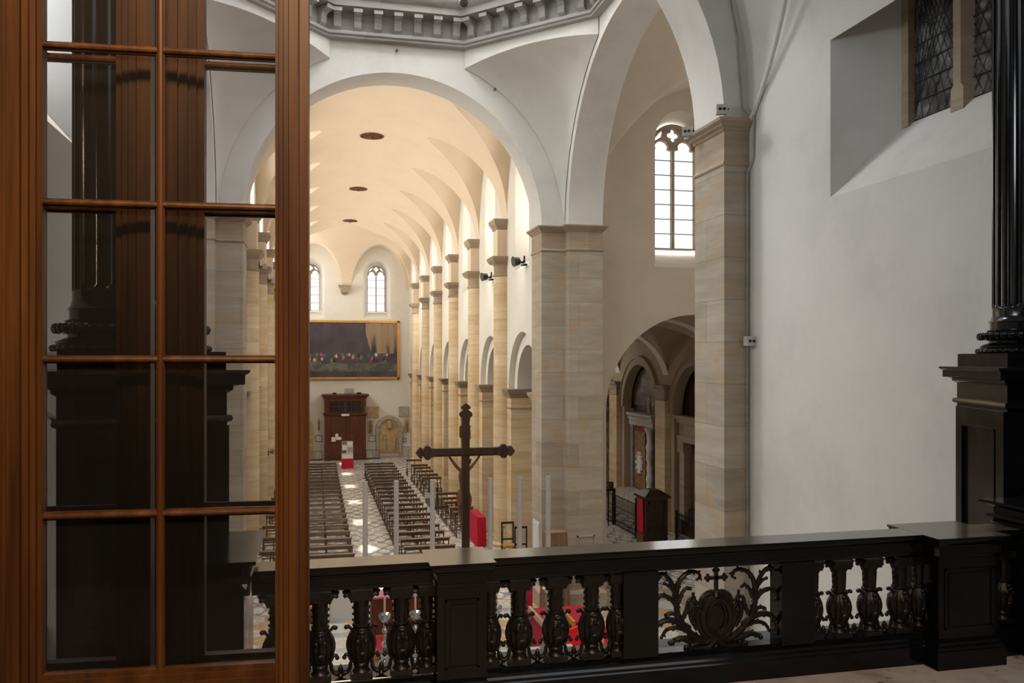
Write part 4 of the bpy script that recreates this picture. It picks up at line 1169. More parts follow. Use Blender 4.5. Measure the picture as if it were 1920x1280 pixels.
m = MB(); m.ball((0.036, 0.035, 0.478), 0.029, 12, 1, 0.9, 1.0); m.tube([(0.036+0.031*math.cos(2*PI*k/14), 0.04+0.031*math.sin(2*PI*k/14), 0.492+0.004*(k % 2)) for k in range(15)], 0.006, 6)
m.obj('hair', 'dark_wood', fig)

def candle_set(x, y, label, grp, big=True):
    t = thing('candlestick', label, 'candlestick', (x, y, 4.43), 0, grp)
    if big:
        m = MB(); m.lathe([(0.075, 0), (0.08, 0.02), (0.05, 0.05), (0.03, 0.10), (0.045, 0.14), (0.02, 0.19), (0.035, 0.24), (0.05, 0.28), (0.02, 0.33), (0.016, 0.42), (0.03, 0.46), (0.018, 0.50)], 18); m.obj('stem', 'silver', t)
        m = MB(); m.lathe([(0.02, 0.50), (0.05, 0.535), (0.056, 0.545), (0.03, 0.55)], 18); m.obj('drip_pan', 'silver', t)
        m = MB(); m.tube([(0, 0, 0.54), (0, 0, 1.535)], [0.022, 0.0205], 14); m.obj('candle', 'candle', t)
        m = MB(); m.tube([(0, 0, 1.53), (0.001, 0, 1.548)], 0.0018, 6); m.obj('wick', 'black', t)
    else:
        m = MB(); m.lathe([(0.075, 0), (0.078, 0.015), (0.06, 0.035), (0.055, 0.06), (0.028, 0.085), (0.022, 0.10), (0.036, 0.125), (0.040, 0.15), (0.022, 0.18), (0.018, 0.20), (0.030, 0.215), (0.032, 0.235), (0.012, 0.255), (0.010, 0.31), (0.022, 0.325), (0.022, 0.345), (0.010, 0.36), (0.012, 0.41)], 20); m.obj('stem', 'silver', t)
        m = MB(); m.lathe([(0.012, 0.40), (0.040, 0.43), (0.047, 0.465), (0.047, 0.475), (0.03, 0.46)], 20, mod=lambda a, r, z: r*(1+0.05*math.cos(10*a))); m.obj('drip_pan', 'silver', t)
        m = MB(); m.tube([(0, 0, 0.45), (0, 0, 0.70)], 0.0085, 10); m.obj('candle', 'wax', t)
    return t
for i, x in enumerate((0.414, 0.674, 0.982, 1.486, 1.748, 2.01)):
    t = candle_set(x, 7.2, 'tall pale grey altar candle, %s' % ['leftmost of the three left of the cross', 'middle one of the three left of the cross', 'nearest the cross on its left', 'nearest the cross on its right', 'middle one of the three right of the cross', 'rightmost of the three right of the cross'][i], 'tall altar candles flanking the cross')
for i, (x, y) in enumerate(((0.560, 7.0), (0.812, 7.0), (1.50, 7.0))):
    candle_set(x, y, 'small silver candlestick with a thin candle, seen %s' % ['two gaps left of the post', 'just left of the post', 'just right of the post'][i], 'small silver candlesticks seen through the balusters', False)
# small gold ornament piece on the altar shelf
for i, x in enumerate((0.50, 1.66)):
    t = thing('gilt_ornament', 'small gilt scroll ornament on the altar shelf seen through the balusters %s of the post' % ('left' if i == 0 else 'right'), 'ornament', (x, 7.1, 4.43))
    m = MB()
    m.lathe([(0.03, 0), (0.03, 0.02), (0.012, 0.04), (0.03, 0.08), (0.035, 0.11), (0.01, 0.15)], 12)
    for e in (-1, 1): stroke(m, [(0, 0.05), (e*0.03, 0.07), (e*0.045, 0.11), (e*0.03, 0.13)], 0.008, 0.006, 0, knob=0.011)
    m.obj('scrollwork', 'gold_wood', t)

# ------------------------------------------------------------------ closing the building
m = MB(); m.box(-3.6, 8.0, 12.4, 23.6, 24.6, 24.8); struct(m.obj('ceiling_drum', 'plaster', smooth=False))
m = MB(); m.box(-5.3, 9.3, -3.5, 5.7, 11.6, 11.8); struct(m.obj('ceiling_chapel', 'ledge', smooth=False))
for nm, a in (('left', -5.2), ('right', 9.2)):
    m = MB(); m.box(a-0.1, a+0.1, -3.3, 5.0, 4.8, 11.6); struct(m.obj('wall_chapel_side_'+nm, 'ledge', smooth=False))
m = MB(); m.box(-9.6, -3.16, 24.95, 61.2, 9.2, 9.4); struct(m.obj('ceiling_left_aisle', 'plaster_aisle', smooth=False))
m = MB(); m.box(-9.7, -9.5, 24.95, 61.2, -0.2, 9.3); struct(m.obj('wall_left_aisle', 'plaster_aisle', smooth=False))
m = MB(); m.box(-9.6, -3.16, 60.4, 61.3, -0.2, 9.3); m.box(7.6, 15.2, 60.4, 61.3, -0.2, 9.3); struct(m.obj('wall_aisle_west', 'plaster_aisle', smooth=False))

# ------------------------------------------------------------------ pews
def make_pew(wd, name, back_h=0.85):
    t = thing(name, '', 'pew')
    h = wd/2
    m = MB(); m.loft([[(x, y, z) for y, z in ((0.055, back_h-0.11), (0.075, back_h-0.11), (0.10, back_h-0.02), (0.075, back_h-0.02))] for x in (-h, h)], True, True); m.obj('backrest', 'pew_wood', t, smooth=False)
    m = MB(); m.box(-h-0.02, h+0.02, 0.02, 0.16, back_h-0.02, back_h+0.010); m.obj('top_rail', 'pew_rail', t, smooth=False)
    m = MB(); m.box(-h, h, -0.28, -0.05, 0.40, 0.42); m.obj('seat', 'pew_wood', t, smooth=False)
    m = MB(); m.box(-h, h, 0.36, 0.48, 0.16, 0.18); m.obj('kneeler', 'pew_wood', t, smooth=False)
    for x in (-h+0.03, 0, h-0.03):
        m = MB(); m.box(x-0.02, x+0.02, 0.05, 0.10, 0, back_h); m.box(x-0.02, x+0.02, -0.33, -0.28, 0, 0.43); m.box(x-0.02, x+0.02, -0.33, 0.45, 0.06, 0.11); m.box(x-0.02, x+0.02, 0.40, 0.46, 0, 0.16)
        m.obj('leg', 'pew_wood', t, smooth=False)
    return t
pew = make_pew(1.68, 'pew')
n = 0
for (xc, side, cnt, y0) in ((0.39, 'left', 21, 27.05), (3.685, 'right', 20, 27.6)):
    for k in range(cnt):
        o = pew if n == 0 else copy_tree(pew)
        y = y0+1.19*k
        if side == 'right' and k in (12, ): y += 0.25
        o.location = (xc, y, 0)
        o['label'] = 'brown wooden pew %s of the centre aisle, %s row from the front' % (side, ORD[k])
        o['group'] = 'pews %s of the centre aisle' % side; n += 1
sp = make_pew(0.95, 'side_pew', 0.95)
n = 0
for k, y in enumerate((37.8, 36.5, 35.4, 33.95, 32.9, 50.7, 48.2, 47.0, 45.6, 44.1, 42.9)):
    o = sp if n == 0 else copy_tree(sp); n += 1
    o.location = (5.83, y, 0)
    q = k if k < 5 else k-5
    o['label'] = 'short dark side pew by the right columns, %s counting back in the %s cluster' % (ORD[[4-k, 0, 5, 4, 3, 2, 1][0] if k < 5 else {5: 5, 6: 4, 7: 3, 8: 2, 9: 1, 10: 0}[k]], 'near' if k < 5 else 'far')
    o['group'] = 'short pews along the right columns'
for k in range(10):
    o = copy_tree(sp); o.location = (-1.35, 27.5+2.1*k, 0)
    o['label'] = 'short dark pew beside the left columns seen through glass, %s from the front' % ORD[k]
    o['group'] = 'short pews along the left columns'
m = MB(); m.box(5.25, 6.02, 38.9, 41.2, 0, 0.18); m.box(5.5, 5.6, 39.0, 39.1, 0.18, 1.0)
tag(m.obj('wooden_step', 'dark_wood', smooth=False), 'low dark wooden platform with a post between the two clusters of side pews', 'platform')

# ------------------------------------------------------------------ west end: vestibule, painting, monuments
ve = thing('entrance_vestibule', 'brown wooden entrance vestibule with double doors under the large dark painting', 'vestibule', (2.06, 59.3, 0))
m = MB(); m.box(0.66, 3.47, 59.32, 60.36, 0, 4.42); wpart(m, 'body', 'vest_wood', ve, smooth=False)
m = MB(); sqv = ccw([(0.66, 59.32), (3.47, 59.32), (3.47, 60.36), (0.66, 60.36)])
m.loft([[(x, y, z) for x, y in offs(sqv, d)] for d, z in ((0, 4.22), (0.04, 4.26), (0.06, 4.33), (0.16, 4.40), (0.20, 4.46), (0.20, 4.52), (-0.3, 4.56))], True, True); wpart(m, 'cornice', 'vest_wood', ve, angle=30)
m = MB(); m.loft([[(x, y, z) for x, y in offs(sqv, d)] for d, z in ((0, 3.05), (0.06, 3.10), (0.10, 3.16), (0.10, 3.20), (0, 3.22))], True, True); wpart(m, 'middle_moulding', 'vest_wood', ve, angle=30)
for x0, x1 in ((0.97, 1.99), (2.13, 3.14)):
    m = MB(); m.box(x0, x1, 59.28, 59.33, 3.34, 4.08); o = wpart(m, 'upper_window', 'black', ve, smooth=False)
    m = MB()
    for k in range(4): m.box(x0+(x1-x0)*k/3-0.015, x0+(x1-x0)*k/3+0.015, 59.26, 59.29, 3.34, 4.08)
    for z in (3.34, 3.71, 4.08): m.box(x0, x1, 59.26, 59.29, z-0.015, z+0.015)
    wpart(m, 'glazing_bars', 'vest_wood', ve, smooth=False)
for s, x0, x1 in ((0, 0.86, 2.04), (1, 2.09, 3.27)):
    d = empty('door_leaf', (0, 0, 0)); d.parent = ve
    def dp(mb, name, mat): 
        mb.v = [(x-2.06, y-59.3, z) for x, y, z in mb.v]; return mb.obj(name, mat, d, smooth=False)
    m = MB(); m.box(x0, x1, 59.26, 59.32, 0.03, 3.0)
    dp(m, 'leaf_board', 'vest_wood')
    m = MB()
    for z0, z1 in ((0.2, 1.15), (1.25, 1.85), (1.95, 2.85)):
        for a, b, c, e in ((x0+0.14, x1-0.14, z0, z0+0.05), (x0+0.14, x1-0.14, z1-0.05, z1), (x0+0.14, x0+0.19, z0, z1), (x1-0.19, x1-0.14, z0, z1)): m.box(a, b, 59.23, 59.27, c, e)
        m.box(x0+0.3, x1-0.3, 59.235, 59.27, z0+0.15, z1-0.15)
    dp(m, 'panel_moulding', 'vest_wood')
for x in (0.70, 3.30):
    m = MB(); m.box(x-0.02, x+0.16, 59.25, 59.33, 0, 3.05); m.box(x-0.05, x+0.19, 59.22, 59.33, 0, 0.5); m.box(x, x+0.14, 59.2, 59.33, 3.24, 4.24); wpart(m, 'side_pilaster', 'vest_wood', ve, smooth=False)
m = MB(); m.box(1.78, 2.32, 59.15, 59.18, 3.06, 3.20); tag(m.obj('name_plate', 'paper', smooth=False), 'small pale plate on the moulding above the vestibule doors', 'plate')
for i, (x0, x1, z0, z1) in enumerate(((1.12, 1.40, 1.30, 1.62), (1.38, 1.58, 1.62, 1.85), (1.42, 1.78, 1.42, 1.62))):
    m = MB(); m.box(x0, x1, 59.215, 59.222, z0, z1)
    for k in range(5): pass
    tag(m.obj('paper_notice', 'paper', smooth=False), ['white paper notice on the left vestibule door, lowest and leftmost', 'white paper notice on the left vestibule door, topmost', 'white paper notice on the left vestibule door, rightmost'][i], 'notice', 'paper notices on the left vestibule door')
m = MB(); m.box(2.02, 2.66, 59.6, 60.0, 4.57, 4.92); tag(m.obj('grey_box', 'stone_grey', smooth=False), 'small grey box lying on top of the vestibule', 'box')
m = MB(); m.box(1.2, 1.45, 59.4, 59.8, 4.57, 4.64); tag(m.obj('dark_box', 'black', smooth=False), 'flat dark box on the left of the vestibule roof', 'box')
m = MB(); m.box(2.85, 3.15, 59.4, 59.8, 4.57, 4.65); tag(m.obj('dark_box', 'black', smooth=False), 'flat dark box on the right of the vestibule roof', 'box')

# large painting: generic dark scene with a band of coloured dabs
def canvas():
    t = NT('dark_canvas', 0.45, spec=0.3); p = t.pos()
    sx = t.n('ShaderNodeSeparateXYZ'); t.l(p, sx.inputs[0]); X_, Z_ = sx.outputs[0], sx.outputs[2]
    def band(v, a, b): return t.math('MULTIPLY', t.math('GREATER_THAN', v, a), t.math('LESS_THAN', v, b))
    base = t.ramp(t.noise(p, 0.9, 4), [(0.3, (0.045, 0.038, 0.050, 1)), (0.7, (0.085, 0.07, 0.085, 1))])
    side = t.math('GREATER_THAN', X_, t.math('ADD', 3.45, t.math('MULTIPLY', t.math('SUBTRACT', 8.9, Z_), 0.28)))
    up = t.math('GREATER_THAN', Z_, 7.35)
    warm = t.ramp(t.noise(p, 1.0, 3, 0.5, (2.2, 1, 0.25)), [(0.42, (0.045, 0.04, 0.05, 1)), (0.50, (0.26, 0.18, 0.11, 1)), (0.62, (0.30, 0.21, 0.13, 1))])
    c = t.mix(t.math('MULTIPLY', side, up), base, warm)
    mp = t.n('ShaderNodeMapping'); mp.inputs['Scale'].default_value = (4.0, 0.0, 2.8); t.l(p, mp.inputs['Vector'])
    vo = t.n('ShaderNodeTexVoronoi'); vo.inputs['Scale'].default_value = 1.0; t.l(mp.outputs[0], vo.inputs['Vector'])
    sp_ = t.n('ShaderNodeSeparateColor'); t.l(vo.outputs['Color'], sp_.inputs[0])
    dab = t.ramp(sp_.outputs[0], [(0.0, (0.03, 0.03, 0.035, 1)), (0.28, (0.03, 0.03, 0.035, 1)), (0.3, (0.45, 0.06, 0.03, 1)), (0.42, (0.55, 0.22, 0.06, 1)), (0.52, (0.62, 0.40, 0.22, 1)), (0.60, (0.10, 0.20, 0.07, 1)), (0.68, (0.05, 0.12, 0.32, 1)), (0.78, (0.50, 0.10, 0.14, 1)), (0.88, (0.55, 0.45, 0.32, 1))])
    dab.node.color_ramp.interpolation = 'CONSTANT'
    dist = t.math('LESS_THAN', vo.outputs['Distance'], 0.42)
    topz = t.math('ADD', 7.2, t.math('MULTIPLY', t.noise(p, 2.0, 2), 0.6))
    topz = t.math('SUBTRACT', topz, 0.15)
    mk = t.math('MULTIPLY', t.math('MULTIPLY', t.math('GREATER_THAN', Z_, 6.72), t.math('LESS_THAN', Z_, topz)), t.math('MULTIPLY', dist, t.math('LESS_THAN', X_, 5.5)))
    c = t.mix(mk, c, dab)
    low = t.math('MULTIPLY', t.math('GREATER_THAN', Z_, 6.1), t.math('LESS_THAN', Z_, t.math('ADD', 6.35, t.math('MULTIPLY', t.noise(p, 0.8, 4), 0.7))))
    c = t.mix(low, c, t.ramp(t.noise(p, 2.0, 5, 0.6), [(0.4, (0.07, 0.075, 0.065, 1)), (0.62, (0.16, 0.15, 0.12, 1))]))
    t.col(c); return t.m
M['canvas'] = canvas()
pa = thing('large_painting', 'huge dark painting in a gilt frame hanging above the vestibule', 'painting', (2.07, 60.3, 5.5))
m = MB(); m.box(-1.60, 5.74, 60.25, 60.33, 5.66, 9.55); wpart(m, 'canvas', 'canvas', pa, smooth=False)
m = MB()
for d0, d1, y in ((0, 0.16, 60.22), (0.03, 0.10, 60.18)):
    x0, x1, z0, z1 = -1.72+d0, 5.86-d0, 5.54+d0, 9.67-d0; q = d1-d0*0
    for a, b, c, e in ((x0, x1, z0, z0+q), (x0, x1, z1-q, z1), (x0, x0+q, z0, z1), (x1-q, x1, z0, z1)): m.box(a, b, y, 60.36, c, e)
wpart(m, 'frame', 'gilt', pa, smooth=False)

def flat_box(name, mat, label, cat, x0, x1, z0, z1, th=0.06, Y=60.4, group=None):
    m = MB(); m.box(x0, x1, Y-th, Y-0.002, z0, z1); m.box(x0+0.04, x1-0.04, Y-th-0.02, Y-th, z0+0.04, z1-0.04)
    return tag(m.obj(name, mat, smooth=False), label, cat, group)
flat_box('stone_plaque', 'relief', 'square ochre stone plaque just right of the vestibule top', 'plaque', 3.60, 4.42, 2.80, 3.62)
flat_box('stone_plaque', 'slab', 'grey inscribed stone slab above the right end of the arched tomb', 'plaque', 5.82, 6.55, 2.86, 3.58)
def relief_fig(name, label, x0, x1, z0, z1, bg):
    t = thing(name, label, 'relief', ((x0+x1)/2, 60.38, z0)); w_ = x1-x0; h = z1-z0
    if bg: m = MB(); m.box(-w_/2, w_/2, -0.06, 0.018, 0, h); m.obj('slab', 'relief', t, smooth=False)
    m = MB(); m.lathe([(w_*0.20, 0.03*h), (w_*0.26, 0.2*h), (w_*0.20, 0.45*h), (w_*0.26, 0.62*h), (w_*0.28, 0.70*h), (w_*0.10, 0.79*h), (w_*0.13, 0.86*h), (w_*0.12, 0.93*h), (w_*0.02, 0.97*h)], 14, (0, -0.08, 0), mod=lambda a, r, z: r*(1+0.1*math.cos(5*a)))
    m.obj('carved_figure', 'fresco_red', t); return t
relief_fig('figure_relief', 'narrow ochre relief of a robed figure left of the arched tomb', 3.67, 4.04, 1.70, 2.65, True)
relief_fig('figure_relief', 'narrow relief of a robed figure right of the arched tomb', 6.20, 6.54, 1.75, 2.72, True)
relief_fig('wall_statuette', 'small brown statuette on the wall left of the vestibule', 0.14, 0.42, 1.98, 2.86, False)
# arched tomb
to = thing('arched_tomb', 'ochre arched wall tomb with carved figures right of the vestibule', 'monument', (5.14, 60.4, 0))
m = MB()
ring = []
for q in range(25):
    a = PI*q/24; cs, sn = math.cos(a), math.sin(a)
    ring.append([(5.14-0.70*cs, 60.18, 2.02+0.70*sn), (5.14-0.93*cs, 60.18, 2.02+0.95*sn), (5.14-0.93*cs, 60.399, 2.02+0.95*sn), (5.14-0.70*cs, 60.399, 2.02+0.70*sn)])
m.loft(ring, True, True)
m.box(4.18, 4.48, 60.14, 60.399, 1.90, 2.03); m.box(5.80, 6.10, 60.14, 60.399, 1.90, 2.03)
m.box(4.22, 4.44, 60.2, 60.399, 0.0, 1.90); m.box(5.84, 6.06, 60.2, 60.399, 0.0, 1.90); m.box(4.1, 6.2, 60.1, 60.399, 0, 0.12)
wpart(m, 'arch', 'slab', to, angle=30)
m = MB(); m.poly(arc(5.14, 0.71, 0.35, 2.02, 0.71), [], putY, 60.33, 60.39); wpart(m, 'backing', 'relief', to, smooth=False)
m = MB(); m.box(4.50, 5.78, 60.30, 60.36, 0.35, 1.85)
for x in (4.82, 5.46): m.lathe([(0.10, 0.4), (0.19, 0.6), (0.15, 1.1), (0.20, 1.35), (0.08, 1.5), (0.11, 1.62), (0.02, 1.75)], 12, (x, 60.30, 0), mod=lambda a, r, z: r*(1+0.1*math.cos(5*a)))
m.lathe([(0.05, 1.98), (0.22, 2.1), (0.24, 2.4), (0.12, 2.62)], 12, (5.14, 60.34, 0))
wpart(m, 'carved_figures', 'relief', to)
# niche tomb behind the door frame edge
ni = thing('niche_tomb', 'ochre tomb niche with small colonnade left of the vestibule, cut by the door frame', 'monument', (-1.2, 60.4, 0))
m = MB()
ring = []
for q in range(25):
    a = PI*q/24; cs, sn = math.cos(a), math.sin(a)
    ring.append([(-1.22-0.88*cs, 60.15, 2.0+0.90*sn), (-1.22-1.15*cs, 60.15, 2.0+1.22*sn), (-1.22-1.15*cs, 60.399, 2.0+1.22*sn), (-1.22-0.88*cs, 60.399, 2.0+0.90*sn)])
m.loft(ring, True, True); m.box(-2.12, -2.10, 60.15, 60.39, 0, 2.0); m.box(-0.36, -0.07, 60.15, 60.399, 0.0, 2.0)
m.loft([[(-1.22-0.95+1.9*k/10, 60.17, 3.0+0.55*math.sin(PI*k/10)*1.2) for k in range(11)], [(-1.22-0.95+1.9*k/10, 60.38, 3.0+0.55*math.sin(PI*k/10)*1.2) for k in range(11)]], False)
m.lathe([(0.16, 3.15), (0.20, 3.3), (0.10, 3.55), (0.02, 3.65)], 12, (-0.95, 60.28, 0))
wpart(m, 'arch', 'relief', ni, angle=30)
m = MB(); m.poly(arc(-1.22, 0.9, 0.2, 2.0, 0.9), [], putY, 60.36, 60.395); wpart(m, 'recess', 'dark_wood', ni, smooth=False)
m = MB(); m.loft([[(-2.1, y, z) for y, z in ((60.0, 0.95), (60.0, 1.05), (60.38, 1.05), (60.38, 0.95))], [(-0.34, y, z) for y, z in ((60.0, 0.95), (60.0, 1.05), (60.38, 1.05), (60.38, 0.95))]], True, True)
m.loft([[(-2.0+1.6*k/12, 60.2, 1.05+0.42*(1-(k/12))**1.3) for k in range(13)], [(-2.0+1.6*k/12, 60.38, 1.05+0.46*(1-(k/12))**1.3) for k in range(13)]], False)
m.box(-2.1, -0.34, 60.0, 60.38, 0.18, 0.3)
for k in range(8): m.lathe([(0.06, 0.3), (0.04, 0.36), (0.035, 0.85), (0.06, 0.95)], 8, (-2.0+0.23*k, 60.08, 0))
wpart(m, 'sarcophagus', 'slab', ni, angle=40)
for i, (x0, x1, z0, z1, lab) in enumerate(((0.05, 0.52, 1.22, 1.64, 'left of the vestibule'), (3.73, 4.17, 1.14, 1.56, 'between the vestibule and the arched tomb'), (6.13, 6.35, 1.08, 1.32, 'right of the arched tomb'))):
    t = thing('framed_notice', 'small framed notice on the west wall '+lab, 'notice', ((x0+x1)/2, 60.38, z0), 0, 'framed notices on the west wall')
    w_ = (x1-x0)/2; h = z1-z0
    m = MB()
    for a, b, c, e in ((-w_, w_, 0, 0.03), (-w_, w_, h-0.03, h), (-w_, -w_+0.03, 0, h), (w_-0.03, w_, 0, h)): m.box(a, b, -0.03, 0.015, c, e)
    m.obj('frame', 'black', t, smooth=False)
    m = MB(); m.box(-w_+0.02, w_-0.02, -0.015, 0.015, 0.02, h-0.02); m.obj('sheet', 'paper', t, smooth=False)
for i, (x0, x1) in enumerate(((-0.42, 0.50), (3.50, 4.42))):
    t = thing('low_barrier', 'low black metal barrier at the west wall foot, %s of the vestibule' % ('left' if i == 0 else 'right'), 'barrier', ((x0+x1)/2, 59.7, 0), 0, 'low barriers beside the vestibule')
    m = MB(); w_ = (x1-x0)/2
    for x in (-w_, 0, w_): m.box(x-0.012, x+0.012, -0.012, 0.012, 0, 0.62)
    m.box(-w_, w_, -0.012, 0.012, 0.59, 0.62); m.box(-w_, w_, -0.03, 0.03, 0, 0.06); m.obj('frame', 'black', t, smooth=False)
st = thing('holy_water_stoup', 'white marble water stoup on a turned foot at the far right end of the nave', 'stoup', (6.25, 58.4, 0))
m = MB(); m.lathe([(0.20, 0), (0.20, 0.08), (0.10, 0.16), (0.09, 0.55), (0.13, 0.70), (0.10, 0.82)], 18); m.obj('foot', 'slab', st)
m = MB(); m.lathe([(0.10, 0.82), (0.24, 0.90), (0.34, 1.0), (0.36, 1.04), (0.32, 1.05), (0.2, 0.98)], 22); m.obj('bowl', 'stone_white', st)
# leaflet stand
ls = thing('leaflet_stand', 'leaflet stand with posters and a crimson draped base in front of the vestibule doors', 'stand', (2.03, 54.85, 0))
m = MB(); m.loft([[(0.37*k, 0.16*s, z) for k, s in ((-1, -1), (1, -1), (1, 1), (-1, 1))] for z in (0, 0.62)], True, True); m.obj('draped_base', 'red', ls, smooth=False)
m = MB(); m.box(-0.36, 0.36, -0.13, 0.13, 0.62, 0.95); m.box(-0.35, 0.35, -0.02, 0.04, 0.95, 1.74); m.obj('board', 'box', ls, smooth=False)
for i, (x0, x1, z0, z1, mt) in enumerate(((-0.32, -0.05, 1.20, 1.50, 'paper'), (0.02, 0.32, 1.40, 1.70, 'paper'), (-0.30, -0.06, 1.52, 1.72, 'ledge'), (0.04, 0.30, 1.08, 1.34, 'stone_grey'), (-0.32, -0.08, 0.98, 1.16, 'green'))):
    m = MB(); m.box(x0, x1, -0.035, -0.022, z0, z1); m.obj('poster', mt, ls, smooth=False)
m = MB(); m.box(-0.34, 0.34, -0.15, -0.132, 0.66, 0.90); m.obj('leaflet_rack', 'paper', ls, smooth=False)

# ------------------------------------------------------------------ nave side objects near the crossing
def folds(x0, x1, y0, y1, z0, z1, n=12, amp=0.02):
    """draped box: loops with rippled sides"""
    m = MB(); loops = []
    for j, z in enumerate((z0, z0+(z1-z0)*0.5, z1-0.03, z1)):
        a = amp*(1.0 if j == 0 else 0.7 if j == 1 else 0.1)
        L = []
        for sx_, sy_, ex, ey in ((x0, y0, x1, y0), (x1, y0, x1, y1), (x1, y1, x0, y1), (x0, y1, x0, y0)):
            ln = math.hypot(ex-sx_, ey-sy_); nn = (ey-sy_)/ln, -(ex-sx_)/ln
            for k in range(n*2):
                t_ = k/(n*2); w_ = a*math.sin(t_*n*2*PI*0.5+j*0.2)
                L.append((sx_+(ex-sx_)*t_+nn[0]*(w_+a), sy_+(ey-sy_)*t_+nn[1]*(w_+a), z))
        loops.append(L)
    m.loft(loops, True, True); return m
m = folds(5.88, 6.20, 30.85, 32.5, 0.02, 1.1, 8, 0.025)
tag(m.obj('draped_table', 'red'), 'narrow table covered by a bright crimson cloth beside the near nave column', 'table')
m = folds(6.08, 6.66, 21.95, 22.35, 0.0, 2.30, 7, 0.05)
tag(m.obj('draped_harmonium', 'tan_cloth'), 'tall tan cloth cover draped over a cabinet at the foot of the crossing pier', 'cover')
m = MB(); m.box(5.7, 6.58, 25.6, 28.2, 0, 0.42); tag(m.obj('wooden_platform', 'pew_wood', smooth=False), 'low wooden platform under the two high-backed chairs in the arcade', 'platform')
def high_chair():
    t = thing('high_backed_chair', '', 'chair', (0, 0, 0), 0, 'high-backed chairs on the arcade platform')
    m = MB(); m.box(-0.20, 0.20, -0.22, 0.20, 0.46, 0.53); m.obj('seat', 'orange_wood', t, smooth=False)
    for x in (-0.19, 0.19):
        m = MB(); m.box(x-0.02, x+0.02, -0.21, -0.17, 0, 0.47); m.obj('leg', 'black', t, smooth=False)
        m = MB(); m.box(x-0.02, x+0.02, 0.17, 0.21, 0, 1.22); m.obj('leg', 'black', t, smooth=False)
    m = MB(); m.box(-0.21, 0.21, 0.165, 0.205, 1.17, 1.23); m.box(-0.19, 0.19, 0.17, 0.20, 0.64, 0.69); m.obj('back_rail', 'black', t, smooth=False)
    return t
hc = high_chair(); hc.location = (6.16, 26.85, 0.42); hc['label'] = 'black-framed high-backed chair with orange seat, left one of the arcade pair'
h2 = copy_tree(hc); h2.location = (6.40, 26.0, 0.42); h2['label'] = 'black-framed high-backed chair with orange seat, right one partly behind the pier'
t = thing('microphone_stand', 'thin black microphone stand beside the left high-backed chair', 'microphone stand', (5.82, 26.2, 0.0))
m = MB(); m.lathe([(0.12, 0.42), (0.12, 0.44), (0.015, 0.46)], 14); m.obj('base', 'black', t)
m = MB(); m.tube([(0, 0, 0.44), (0, 0, 1.55), (0.05, 0, 1.66)], 0.008, 8); m.obj('pole', 'black', t)
m = MB(); m.tube([(0.05, 0, 1.66), (-0.05, 0, 1.64)], 0.016, 8); m.obj('microphone', 'black', t)
# carved plaques low on the pier
m = MB()
for a, b, c, e in ((7.12, 7.64, 2.02, 2.06), (7.12, 7.16, 0.8, 2.06), (7.60, 7.64, 0.8, 2.06)): m.box(a, b, 22.515, 22.549, c, e)
m.box(7.17, 7.59, 22.53, 22.549, 0.8, 2.01)
tag(m.obj('pier_plaque', 'stone_pier', smooth=False), 'raised stone panel low on the front of the crossing pier', 'plaque')
m = MB(); m.box(6.17, 6.199, 23.1, 23.75, 0.7, 2.35); m.box(6.16, 6.172, 23.17, 23.68, 0.8, 2.28)
tag(m.obj('marble_plaque', 'stone_white', smooth=False), 'pale inscribed marble plaque on the nave side of the crossing pier', 'plaque')

# ------------------------------------------------------------------ crossing, seen through the balusters
af = thing('altar_table', 'brown carved altar with pink cloth seen through the balusters left of the post', 'altar table', (2.1, 21.7, 0))
m = MB(); m.box(-0.72, 0.72, -0.3, 0.35, 0.0, 0.98); m.obj('carved_front', 'vest_wood', af, smooth=False)
m = MB(); m.box(-0.76, 0.76, -0.33, 0.38, 0.98, 1.02); m.obj('cloth', simple('dusty_pink_cloth', (0.42, 0.17, 0.20, 1), 0.9), af, smooth=False)
m = MB(); m.box(-0.74, 0.74, -0.32, -0.30, 0.0, 0.07); m.obj('gilt_strip', 'gold_wood', af, smooth=False)
m = MB(); m.box(1.0, 3.2, 18.9, 21.30, 0.0, 0.06); tag(m.obj('crimson_carpet', 'carpet', smooth=False), 'crimson carpet in front of the brown carved altar', 'carpet')
m = MB(); m.box(0.95, 3.25, 18.6, 18.9, 0, 0.16); tag(m.obj('gilded_step', 'gold_wood', smooth=False), 'gilded wooden step at the edge of the crimson carpet', 'step')
m = MB(); m.loft([[(x, y, z) for x, y in ((0.40, 23.0), (1.0, 23.0), (1.0, 23.5), (0.40, 23.5))] for z in (0, 0.8)]+[[(0.40, 23.0, 0.82), (1.0, 23.0, 0.86), (1.0, 23.5, 0.92), (0.40, 23.5, 0.88)]], True, True)
tag(m.obj('white_lectern', 'stone_white', smooth=False), 'pale stone lectern block seen between the first two balusters', 'lectern')
pt = thing('potted_plant', 'leafy green plant behind the pale lectern block', 'plant', (0.55, 23.9, 0))
m = MB(); m.lathe([(0.14, 0), (0.2, 0.4), (0.2, 0.42)], 14); m.obj('pot', 'stone_cap', pt)
m = MB()
for k in range(40):
    a = random.uniform(0, 2*PI); L = random.uniform(0.15, 0.4); e = random.uniform(0.3, 1.3)
    p0 = Vector((0, 0, 0.5+0.5*random.random())); d = Vector((math.cos(a)*math.cos(e), math.sin(a)*math.cos(e), math.sin(e)))
    s_ = Vector((-math.sin(a), math.cos(a), 0))*0.035; p1 = p0+d*L*0.6; p2 = p0+d*L+Vector((0, 0, -0.05))
    m.add([p0, p1-s_, p2, p1+s_], [(0, 1, 2, 3)])
m.obj('leaves', 'green', pt)
t = thing('kneeling_bench', 'orange wooden bench at the left end of the balusters beside the door frame', 'bench', (-0.25, 23.2, 0))
m = MB(); m.box(-0.45, 0.45, 0.0, 0.05, 0.0, 1.15); m.obj('back_panel', 'orange_wood', t, smooth=False)
